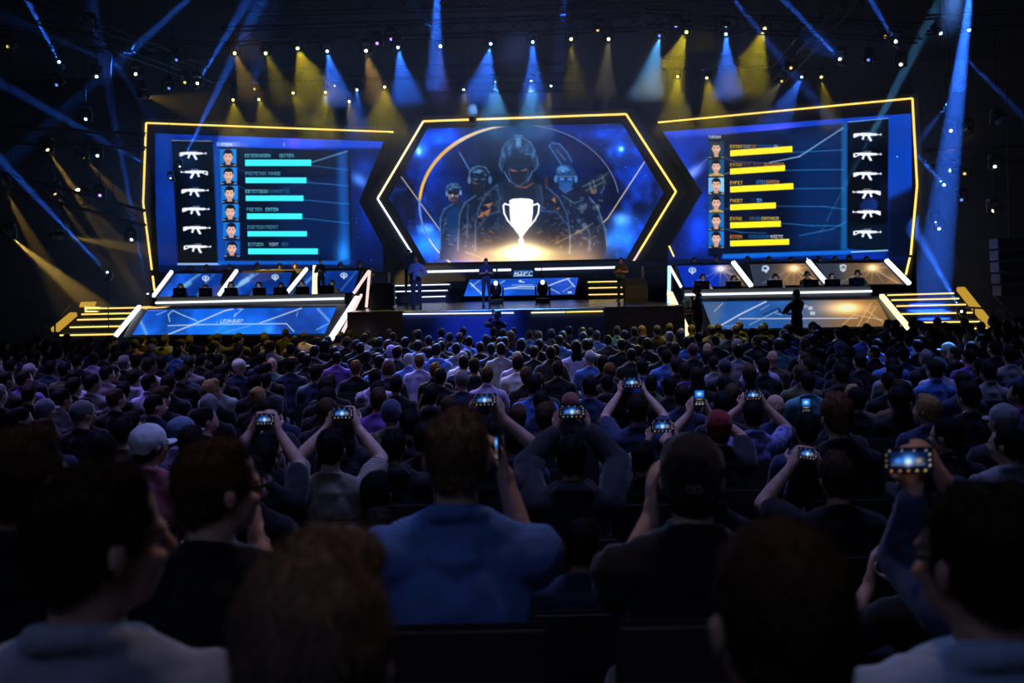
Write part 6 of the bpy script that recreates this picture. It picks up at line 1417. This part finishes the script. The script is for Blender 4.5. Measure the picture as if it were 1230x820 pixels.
# the people furthest away, past the three hundred nearest, joined as one crowd
if far_rest:
    root_parts = []
    def joined(nm, mat, pieces):
        vs, fs, cs, off = [], [], [], 0
        for me, mx, col in pieces:
            n = len(me.vertices); co = np.empty(n * 3); me.vertices.foreach_get('co', co); co = co.reshape(-1, 3); A = np.array(mx); co = co @ A[:3, :3].T + A[:3, 3]
            vs.append(co); fs += [tuple(v + off for v in p.vertices) for p in me.polygons]; cs.append(np.tile([*col, 1.0], (n, 1))); off += n
        me = bpy.data.meshes.new(nm); me.from_pydata(np.concatenate(vs).tolist(), [], fs); at = me.color_attributes.new('dye', 'FLOAT_COLOR', 'POINT'); at.data.foreach_set('color', np.concatenate(cs).ravel().astype(np.float32))
        for p in me.polygons: p.use_smooth = True
        me.materials.append(mat); return me
    def dye(nm, rough):
        m, N, L = mat_new(nm); a = N.new('ShaderNodeAttribute'); a.attribute_name = 'dye'; L.new(a.outputs['Color'], N['Principled BSDF'].inputs['Base Color']); N['Principled BSDF'].inputs['Roughness'].default_value = rough; return m
    pcs = []
    for c, s, sh, av in far_rest:
        T = Matrix.Translation((c['x'], c['d'], c['z'])) @ Matrix.Scale(s, 4); J = body_spec(False, ARMV[av]); yw = snap(c['yaw']); Mh = head_matrix(yw, 0)
        pcs.append((cached(('b', ('sit', av), yw, 0, 3), lambda: build_body('body', J, Mh, .024, .22)), T, SKINS[rr.randrange(3)]))
        pcs.append((cached(('s', ('sit', av), sh, 3), lambda: build_shirt('shirt', J, sh, .024, .25, .008)), T, SHIRTC[c['sc']]))
        pcs.append((cached(('t', 3), lambda: build_trousers('trousers', J, .03, .2)), T, (.01, .01, .012)))
        hs = c['hair'] if c['hair'] in ('cap', 'beanie', 'bald', 'buzz', 'long') else 'short'
        pcs.append((cached(('h', hs, 2), lambda: build_hair(hs, 2)), T @ Mh, HAIRC[c['hc']] if hs not in ('cap', 'beanie') else (.03, .03, .05)))
    o = link('far_audience', joined('far_audience', dye('crowd_cloth', .85), pcs)); tag(o, 'the rest of the seated audience in the rows nearest the stage', 'crowd', kind='stuff')
# ------------------------------------------------------------------ people who stand out: phone holders, foreground heads, stage crew
def to_local(Wd, base, s): return (Wd - Vector(base)) / s
def holder(px, py, d, label, hands=(), ph=None, floor=True, hpx=None, fd=None, grip='land', **kw):
    """hands: dict L/R -> (px, py, depth) of the wrist in the photo"""
    hw = P(px, py, d); fz = floor_z(d); s = max(.92, min(1.09, (hw.z - fz) / 1.24)) if kw.get('scale') is None else kw.pop('scale')
    kw.pop('scale', None)
    base = Vector((hw.x, d, hw.z - 1.24 * s)); arms = {}
    for sd, sx in (('L', -1), ('R', 1)):
        if sd in hands:
            h = hands[sd]; W = to_local(P(*h[:3]), base, s)
            f = h[3] if len(h) > 3 else (-sx * .35, .15, 1); n = h[4] if len(h) > 4 else (-sx * .8, .5, 0); pole = h[5] if len(h) > 5 else (sx * 1.0, .1, -.6)
            arms[sd] = (W, f, n, pole, h[6] if len(h) > 6 else .75)
    r = person(tuple(base), 0, s, label, arms=arms or None, lod=kw.pop('lod', 1), **kw)
    if abs(base.z - fz) < .35 and d > 1.0: pass
    chair(base.x, d, base.z, 0, 'black chair of the ' + ' '.join(label.split()[:12]).rstrip(','))
    if ph:
        (qx, qy, qd, w_, h_, lab, seed) = ph[:7]; phone(P(qx, qy, qd), w_, h_, qd, lab, seed, *(ph[7:]))
    return r

LW = lambda x, y, dd: (x, y, dd)
# A knit shirt man
holder(397, 536, 5.4, 'black-haired person in a grey knitted shirt filming with both arms raised', {'L': (393, 513, 5.75), 'R': (429, 512, 5.75, (-.3, .1, 1), (-.8, .5, 0), (1, 0, -.7))}, (411, 496, 5.62, 27, 14.5, 'phone held by the person in the grey knitted shirt', 1),
       hair='short', hairc='black', shirt='tee', shirtc=(.30, .27, .22), cloth='knit', skin=4, seed=1, broad=1.08)
holder(315, 549, 5.2, 'dark-haired person in a black T-shirt holding a phone up, left of the knitted shirt', {'L': (301, 518, 5.55), 'R': (334, 517, 5.55, (-.3, .1, 1), (-.8, .5, 0), (1, 0, -.7))}, (318, 503.5, 5.42, 24, 13.5, 'phone with warm picture held up left of the knitted shirt', 2),
       hair='short', hairc='black', shirt='tee', shirtc='black', skin=0)
holder(583, 524, 5.0, 'person hidden behind the man in the blue shirt, arms up with a phone', {'L': (565, 500, 5.3), 'R': (603, 501, 5.3, (-.3, .1, 1), (-.8, .5, 0), (1, 0, -.7))}, (582, 480, 5.18, 29, 15, 'phone held above the head of the man in the blue shirt', 3),
       hair='short', hairc='dark', shirt='tee', shirtc='charcoal', skin=1)
holder(686.5, 546.5, 4.9, 'black-haired person in a charcoal hoodie with both arms up filming, right of centre', {'L': (668, 516, 5.25, (.25, .1, 1), (.8, .5, 0), (-1, 0, -.5)), 'R': (706, 514, 5.25, (-.25, .1, 1), (-.8, .5, 0), (1, 0, -.5))}, (687, 494, 5.12, 32, 16.5, 'phone with orange picture held by the person in the charcoal hoodie', 4),
       hair='short', hairc='black', shirt='hoodie', shirtc=(.018, .018, .022), skin=1, broad=1.1)
holder(766, 490, 7.4, 'dark-haired person with long arms stretched up to a bright phone', {'L': (745, 471, 7.75), 'R': (774, 471, 7.75)}, (759, 459, 7.62, 24, 12.5, 'brightest small phone, held high right of the charcoal hoodie', 5),
       hair='quiff', hairc='dark', shirt='tee', shirtc='navy', skin=0)
holder(772, 548, 5.7, 'dark-haired person holding a phone in front of the man in the black cap', {'L': (779, 530, 6.0), 'R': (813, 526, 6.0)}, (795.5, 511.5, 5.88, 28, 15.5, 'phone showing blue and gold lights just left above the black cap', 6), hair='short', hairc='black', shirt='tee', shirtc='black', skin=1)
holder(863, 511, 6.1, 'person in a dark red cap holding a phone upright', {'L': (828, 497, 6.4, (.3, .1, 1), (.8, .4, 0), (-1, 0, -.6)), 'R': (852, 497, 6.4, (-.3, .1, 1), (-.8, .4, 0), (1, 0, -.6))}, (840, 477, 6.28, 14, 22.5, 'phone held upright beside the dark red cap', 7),
       hair='cap', hairc='dark', capc=(.20, .012, .012), shirt='tee', shirtc='black', skin=0)
holder(904, 496, 7.2, 'person in a dark printed shirt filming with bare forearms, right of the red cap', {'L': (890, 488, 7.5), 'R': (919, 486, 7.5)}, (904.5, 474, 7.38, 21, 12.5, 'small phone with yellow lights right of the dark red cap', 8), hair='short', hairc='black', shirt='tee', shirtc=(.12, .12, .3), cloth='print', skin=1)
phone(P(968, 487, 6.6), 13, 22.5, 6.6, 'phone held upright left of the auburn-haired man', 9)
holder(1006, 497, 5.3, 'auburn-haired person in a black T-shirt in the right middle', {}, None, hair='quiff', hairc='auburn', shirt='tee', shirtc='black', skin=4, seed=2, yaw=5)
holder(1005, 571, 4.5, 'brown-haired person in a dark T-shirt filming low at right, watch on left wrist', {'L': (950, 560, 4.8, (.5, .2, .8), (.6, .5, -.3), (-1, -.1, -.9)), 'R': (988, 565, 4.8, (-.3, .1, 1), (-.8, .4, 0), (.4, 0, -1))}, (970, 544.5, 4.68, 23, 14, 'phone with blue picture left of the brown-haired man at right', 10, -.3, .1),
       hair='quiff', hairc='brown', shirt='tee', shirtc='black', skin=0, seed=1)
holder(178, 531, 5.4, 'person in a white baseball cap and red striped shirt at left', {}, None, hair='cap', hairc='dark', capc=(.62, .64, .66), shirt='tee', shirtc=(.35, .10, .12), skin=1, yaw=-35)
holder(1210, 625, 2.3, 'person in a blue sleeve holding out the largest phone, mostly hidden', {'L': (1098, 590, 2.45, (0, .2, 1), (.5, .6, 0), (.0, .7, -1)), 'R': (1133, 577, 2.5, (-.35, .15, 1), (-.8, .5, 0), (1, 0, -.8))}, (1090, 553, 2.40, 62, 32, 'largest phone, out of focus, at the right showing the stage', 11),
       hair='short', hairc='black', shirt='shirt', shirtc=(.03, .05, .14), skin=0, lod=1)

# ---- foreground
holder(698, 650, 3.9, 'dark head low between the blue shirt and the black cap', {}, None, hair='short', hairc='black', shirt='tee', shirtc='navy', skin=2, seed=1)
holder(548, 541, 2.35, 'brown-haired man in a blue woven shirt from behind, centre foreground, phone at his ear', {'R': (608, 578, 2.66, (-.15, .0, 1), (-.9, -.1, 0), (.15, .7, -1))}, (598, 537, 2.60, 9, 32, 'phone edge beside the head of the man in the blue shirt', 12, -1.1),
       hair='short', hairc=(.10, .062, .040), shirt='tee', shirtc=(.10, .22, .55), cloth='weave', skin=0, seed=0, lod=0, broad=1.08)
def emblem_cap(root_px, root_py, d): pass
m8 = holder(830, 567, 2.35, 'man in a black cap with a small oval badge and black T-shirt, right of centre', {'L': (783, 616, 2.66, (.0, .1, 1), (.9, .1, 0), (-.2, .7, -1), .5)}, None, hair='cap', hairc='black', capc=(.008, .008, .009), shirt='tee', shirtc='black', skin=4, lod=0, yaw=-8, broad=1.1)
# oval badge on the back of that cap
bm = bmesh.new()
for sx in (-1, 1):
    for k in range(14):
        a, b = 2 * math.pi * k / 14, 2 * math.pi * (k + 1) / 14; add_bar(bm, (sx * .009 + .009 * math.cos(a), -.1325, .008 * math.sin(a)), (sx * .009 + .009 * math.cos(b), -.1325, .008 * math.sin(b)), .004, .004)
bg = part(m8, 'badge', bm_mesh(bm, 'badge'), M['grey'], (1, 1, 1)); bg.matrix_local = head_matrix(-8, 0)
holder(255, 578, 2.2, 'brown-haired man with glasses in a black T-shirt turned to the right, left foreground', {'R': (308, 650, 2.55, (-.1, .1, 1), (-.9, .1, 0), (.2, .7, -1))}, None, hair='short', hairc=(.05, .025, .012), shirt='tee', shirtc='black', skin=0, seed=1, lod=0, yaw=-50, glasses=True, broad=1.05)
holder(24, 566, 2.15, 'brown-haired person in a dark shirt at the left frame edge', {}, None, hair='short', hairc=(.03, .018, .01), shirt='tee', shirtc='black', skin=2, seed=2, lod=0, yaw=-20)
holder(108, 638, 1.42, 'dark-haired man in a grey-blue T-shirt, ear lit, large at lower left', {}, None, hair='short', hairc=(.012, .008, .006), shirt='tee', shirtc=(.30, .33, .42), skin=1, seed=0, lod=0, yaw=-45)
holder(375, 778, .97, 'blurred brown wavy head at the bottom left of centre', {}, None, hair='quiff', hairc=(.12, .080, .055), shirt='tee', shirtc='charcoal', skin=0, seed=1, lod=0, yaw=-5)
holder(941, 728, 1.05, 'short-haired brown head with reddish ear at the bottom right of centre', {}, None, hair='buzz', hairc=(.035, .018, .012), shirt='tee', shirtc='black', skin=1, seed=2, lod=0, yaw=8)
holder(1180, 662, 1.42, 'black-haired man in a pale blue T-shirt at lower right', {}, None, hair='short', hairc=(.008, .007, .007), shirt='tee', shirtc=(.30, .42, .62), skin=1, seed=0, lod=0, yaw=22, glasses=True)
holder(1128, 655, 3.3, 'person in black clapping, head hidden behind the man in the pale blue T-shirt', {'L': (1044, 702, 3.62, (.2, .2, 1), (.8, -.2, 0), (-.8, 0, -1), .35), 'R': (1082, 703, 3.62, (-.45, .2, .9), (-.8, -.2, 0), (.5, 0, -1), .35)}, None, hair='short', hairc='black', shirt='tee', shirtc='black', skin=0, lod=1)

# ---- on the stage
def stander(px, feet, head, d, label, z0, rz=math.pi, **kw):
    b = P(px, feet, d); b.z = z0; t = P(px, head, d); s = (t.z - z0) / 1.81
    return person(tuple(b), rz, s, label, stand=True, lod=kw.pop('lod', 1), **kw)
FRONT_HANDS = {'L': ((-.06, .30, 1.22), (.6, .4, .4), (0, -.6, .6), (-.7, -.2, -.8), .8), 'R': ((.07, .30, 1.20), (-.6, .4, .4), (0, -.6, .6), (.7, -.2, -.8), .8)}
stander(501, 364, 307, 31, 'presenter in a blue shirt and navy trousers holding cards at left of the stage', ZS, rz=math.pi - .2, hair='buzz', hairc='black', shirt='shirt', shirtc=(.10, .15, .42), trousers='navy', arms={'L': ((-.30, .12, 1.06), (-.3, .3, -.9), (1, .1, 0), (-.4, -1, 0), .6), 'R': FRONT_HANDS['R']}, skin=2)
stander(491.5, 352, 299, 35.5, 'camera operator with a shoulder camera behind the presenter in blue', P(491, 340, 35.5).z - .35, rz=math.pi + .3, hair='cap', hairc='black', shirt='hoodie', shirtc=(.10, .14, .45), arms={'L': ((-.05, .25, 1.62), (.4, .6, .5), (.6, .3, -.5), (-.8, 0, -.8), .8), 'R': ((.12, .28, 1.58), (-.4, .6, .5), (-.6, .3, -.5), (.8, 0, -.8), .8)}, skin=1)
stander(584.5, 363.5, 309, 31.5, 'man in a navy polo looking down at something in his hands at mid stage', ZS, rz=math.pi + .15, hair='short', hairc='black', shirt='tee', shirtc=(.02, .03, .12), trousers='navy', arms=FRONT_HANDS, skin=1, pitch=-25)
stander(747, 362.5, 308.5, 31, 'bearded person in dark clothes holding a controller before the yellow steps', ZS, rz=math.pi - .5, hair='short', hairc='brown', shirt='tee', shirtc=(.05, .045, .04), arms={'L': ((-.16, .30, 1.22), (.5, .6, .2), (0, -.6, .6), (-.7, -.2, -.8), .8), 'R': FRONT_HANDS['R']}, skin=1)
stander(838.5, 403, 340, 25.4, 'crew member in black facing left before the right sloping panel', floor_z(25), rz=math.radians(80), hair='bun', hairc='brown', shirt='tee', shirtc='black', arms={'L': ((-.10, .34, 1.15), (.3, .8, .3), (0, -.5, .8), (-.7, -.2, -.8), .8), 'R': ((.10, .34, 1.12), (-.3, .8, .3), (0, -.5, .8), (.7, -.2, -.8), .8)}, skin=1)
stander(957.5, 400, 346.5, 25.4, 'crew member in black seen from behind before the right sloping panel', floor_z(25), rz=math.radians(35), hair='buzz', hairc='black', shirt='tee', shirtc=(.012, .014, .022), arms={'L': ((-.12, .36, 1.22), (.3, .8, .3), (0, -.5, .8), (-.9, -.2, -.6), .8), 'R': ((.10, .34, 1.18), (-.3, .8, .3), (0, -.5, .8), (.7, -.2, -.8), .8)}, skin=2)
stander(386, 356, 310.5, 31.2, 'person in dark clothes standing on the left wing beside the white post', 1.2 if False else P(386, 356, 31.2).z, rz=math.pi, hair='short', hairc='dark', shirt='shirt', shirtc='charcoal', arms=FRONT_HANDS, skin=0)
stander(597, 412, 375, 23.0, 'dark figure with a camera in the gap before the blue-lit platform', floor_z(23) - .0, rz=0.3, hair='cap', hairc='black', shirt='hoodie', shirtc='black', arms={'L': ((-.05, .25, 1.62), (.4, .6, .5), (.6, .3, -.5), (-.8, 0, -.8), .8), 'R': ((.12, .28, 1.58), (-.4, .6, .5), (-.6, .3, -.5), (.8, 0, -.8), .8)}, skin=1) if False else None
cw = stander(597, 400, 374, 23.2, 'dark figure sitting low with a camera before the blue-lit platform', floor_z(23.2), rz=0.3, hair='cap', hairc='black', shirt='hoodie', shirtc='black', arms={'L': ((-.05, .25, 1.62), (.4, .6, .5), (.6, .3, -.5), (-.8, 0, -.8), .8), 'R': ((.12, .28, 1.58), (-.4, .6, .5), (-.6, .3, -.5), (.8, 0, -.8), .8)}, skin=1)
cw['label'] = 'dark figure with a camera in the gap before the blue-lit platform'
_b = P(491.5, 352, 35.5); _z = P(491, 340, 35.5).z - .35
bm = bmesh.new(); add_box(bm, (_b.x, 35.5, (ZS + _z) / 2), (.9, .8, _z - ZS)); bmesh.ops.bevel(bm, geom=bm.edges[:], offset=.02, segments=1, affect='EDGES'); tag(link('riser', bm_mesh(bm, 'riser'), M['black']), 'small black riser under the camera operator behind the presenter', 'riser')
# shoulder camera of the operator
def video_camera(at_, rz, label, s=1.0):
    r = empty('video_camera', tuple(at_), rz, label, 'camera'); r.scale = (s,) * 3
    for nm, c, sz in (('camera_body', (0, 0, 0), (.14, .36, .18)), ('viewfinder', (-.1, .12, .08), (.07, .12, .06)), ('handle', (0, 0, .13), (.03, .2, .03)), ('battery', (0, -.23, 0), (.12, .1, .16))):
        bm = bmesh.new(); add_box(bm, c, sz); bmesh.ops.bevel(bm, geom=bm.edges[:], offset=.01, segments=2, affect='EDGES'); link(nm, bm_mesh(bm, nm), M['plastic'], r)
    bm = bmesh.new(); add_tube(bm, (0, .18, 0), (0, .38, 0), .06, .075, 12); link('lens', bm_mesh(bm, 'lens'), M['plastic'], r)
video_camera(P(493, 306, 35.2), math.pi + .3, 'black shoulder video camera of the operator behind the presenter'); video_camera(P(597, 377, 23.4), .2, 'black video camera held before the blue-lit platform')
def thing_box(name, at_, sz, label, cat, mat='plastic'):
    bm = bmesh.new(); add_box(bm, (0, 0, 0), sz); bmesh.ops.bevel(bm, geom=bm.edges[:], offset=min(sz) * .25, segments=1, affect='EDGES'); o = link(name, bm_mesh(bm, name), M[mat]); o.location = at_; return tag(o, label, cat)
thing_box('game_controller', P(743, 330, 30.6), (.22, .1, .1), 'dark controller in the hands of the person by the yellow steps', 'controller')
thing_box('tablet', P(831, 362, 25.2), (.06, .22, .30), 'dark tablet held by the crew member facing left', 'tablet')
thing_box('cue_cards', P(504, 329, 30.6), (.14, .02, .18), 'small pale cue cards in the hand of the presenter in blue', 'cards', 'grey')

# ---- players at their desks, facing the hall, each behind a monitor
TYPE_ARMS = {'L': ((-.16, .42, .80), (.1, 1, -.1), (0, -.2, -1), (-.7, -.2, -.8), .3), 'R': ((.16, .42, .80), (-.1, 1, -.1), (0, -.2, -1), (.7, -.2, -.8), .3)}
def player(px, hy, d, zdeck, label, sc='black', hc='black', skin=0, cloth='fabric', mon=None, mw=.52, mh=.34, grp='players at their desks'):
    h = P(px, hy, d); s = .97; z = zdeck
    person((h.x, d, zdeck + (h.z - zdeck - 1.24 * s)), math.pi, s, label, 'short', hc, 'hoodie', sc, 0, 0, skin, TYPE_ARMS, False, 2, 0, grp, key=('type',), headphones=True)
    if mon:
        mx, my, mdp = mon[:3]; c = P(mx, my, mdp); r = empty('monitor', (c.x, mdp, c.z - .22), 0, 'black monitor of the %s' % label, 'monitor', 'monitors on the players\' desks')
        bm = bmesh.new(); add_box(bm, (0, 0, .22), (mw, .03, mh)); bmesh.ops.bevel(bm, geom=bm.edges[:], offset=.01, segments=1, affect='EDGES'); link('housing', bm_mesh(bm, 'housing'), M['plastic'], r)
        bm = bmesh.new(); add_box(bm, (0, -.02, .24), (mw * .3, .02, .06)); link('rear_plate', bm_mesh(bm, 'rear_plate'), M['grey'], r)
        bm = bmesh.new(); add_box(bm, (0, .018, .22), (mw * .92, .006, mh * .86)); link('screen', bm_mesh(bm, 'screen'), M['monitor_glow'], r)
        bm = bmesh.new(); add_box(bm, (0, .04, .0), (.06, .04, .2)); add_box(bm, (0, .04, -.1), (.24, .18, .02)); link('stand', bm_mesh(bm, 'stand'), M['plastic'], r)
def desk(label, x0, x1, d, z, zdeck):
    xa, xb = X_at(x0, d), X_at(x1, d); r = empty('desk', ((xa + xb) / 2, d, zdeck), 0, label, 'desk')
    bm = bmesh.new(); add_box(bm, (0, 0, z - zdeck), (xb - xa, .65, .04)); link('worktop', bm_mesh(bm, 'worktop'), M['black'], r)
    bm = bmesh.new(); add_box(bm, (0, -.28, (z - zdeck) / 2), (xb - xa, .03, z - zdeck)); link('front_board', bm_mesh(bm, 'front_board'), M['black'], r)
    for sx in (-1, 1): bm = bmesh.new(); add_box(bm, (sx * ((xb - xa) / 2 - .04), .05, (z - zdeck) / 2), (.05, .5, z - zdeck)); link('side_board', bm_mesh(bm, 'side_board'), M['black'], r)
desk('long black desk of the lower left row of players', 205, 424, 30.0, P(310, 357, 30).z, 1.2)
desk('long black desk of the lower right row of players', 822, 1046, 29.2, P(930, 350, 29.2).z, 1.2)
desk('long black desk of the upper left row of players', 216, 446, 34.0, P(310, 325, 34).z, 2.0)
desk('long black desk of the upper right row of players', 806, 1062, 32.0, P(930, 316, 32).z, 2.05)
PN = ['leftmost', 'second from left', 'third from left', 'fourth from left', 'fifth from left', 'sixth from left', 'seventh from left', 'eighth from left', 'ninth from left', 'rightmost']
SKC = [('charcoal', 'black', 1), ('white', 'dark', 0), ('black', 'brown', 0), ('grey', 'black', 4), ('black', 'black', 2), ('charcoal', 'dark', 0), ('olive', 'brown', 1), ('black', 'black', 0), ('navy', 'dark', 4)]
for i, (px, hy, mx, my) in enumerate(((217, 344.5, 216, 352), (246.5, 345.5, 247, 352), (277.5, 342, 277.5, 351.5), (311, 342.2, 311.5, 351.6), (337.5, 342.8, 336.5, 351), (362.5, 340.2, 363.5, 350), (399, 340.2, 392, 348.6))):
    player(px, hy, 30.8, 1.2, 'player in the lower left row, %s' % (PN[i] if i < 6 else 'rightmost'), *SKC[i], mon=(mx, my, 30.0), mw=.44 if i not in (6,) else .5)
for i, (px, hy, mx, my) in enumerate(((844, 333, 843, 343.5), (881.5, 334.5, 881, 344), (931.5, 332.5, 930.5, 342.5), (969.5, 329.5, 974, 342), (999, 332, 1000, 341.5), (1030, 328, 1029, 340))):
    player(px, hy, 30.0, 1.2, 'player in the lower right row, %s' % (PN[i] if i < 5 else 'rightmost'), *SKC[(i + 1) % 9], mon=(mx, my, 29.2), mw=.5)
for i, px in enumerate((229, 248, 276, 309, 336, 355, 409, 432.6)):
    player(px, (321, 319.5, 319, 317, 318, 318, 316.5, 314.6)[i] + 1.6, 34.9, 2.0, 'player in the upper left row, %s' % (PN[i] if i < 7 else 'rightmost'), *SKC[(i + 4) % 9], mon=(px + (5 if i % 2 else -4), 326.6 + (px - 309) * -.012, 34.0), mw=.40, mh=.22)
for i, px in enumerate((834, 861, 898, 924, 950, 984, 1003, 1020, 1041)):
    player(px, (311.5, 308, 310, 310, 311, 309.5, 310, 308, 310)[i] + 1.2, 32.9, 2.05, 'player in the upper right row, %s' % (PN[i] if i < 8 else 'rightmost'), *SKC[(i + 2) % 9], mon=(px + (-6 if i % 2 else 5), 317.4 - (px - 930) * .016, 32.0), mw=.40, mh=.22)

bpy.data.scenes.remove(WORK)
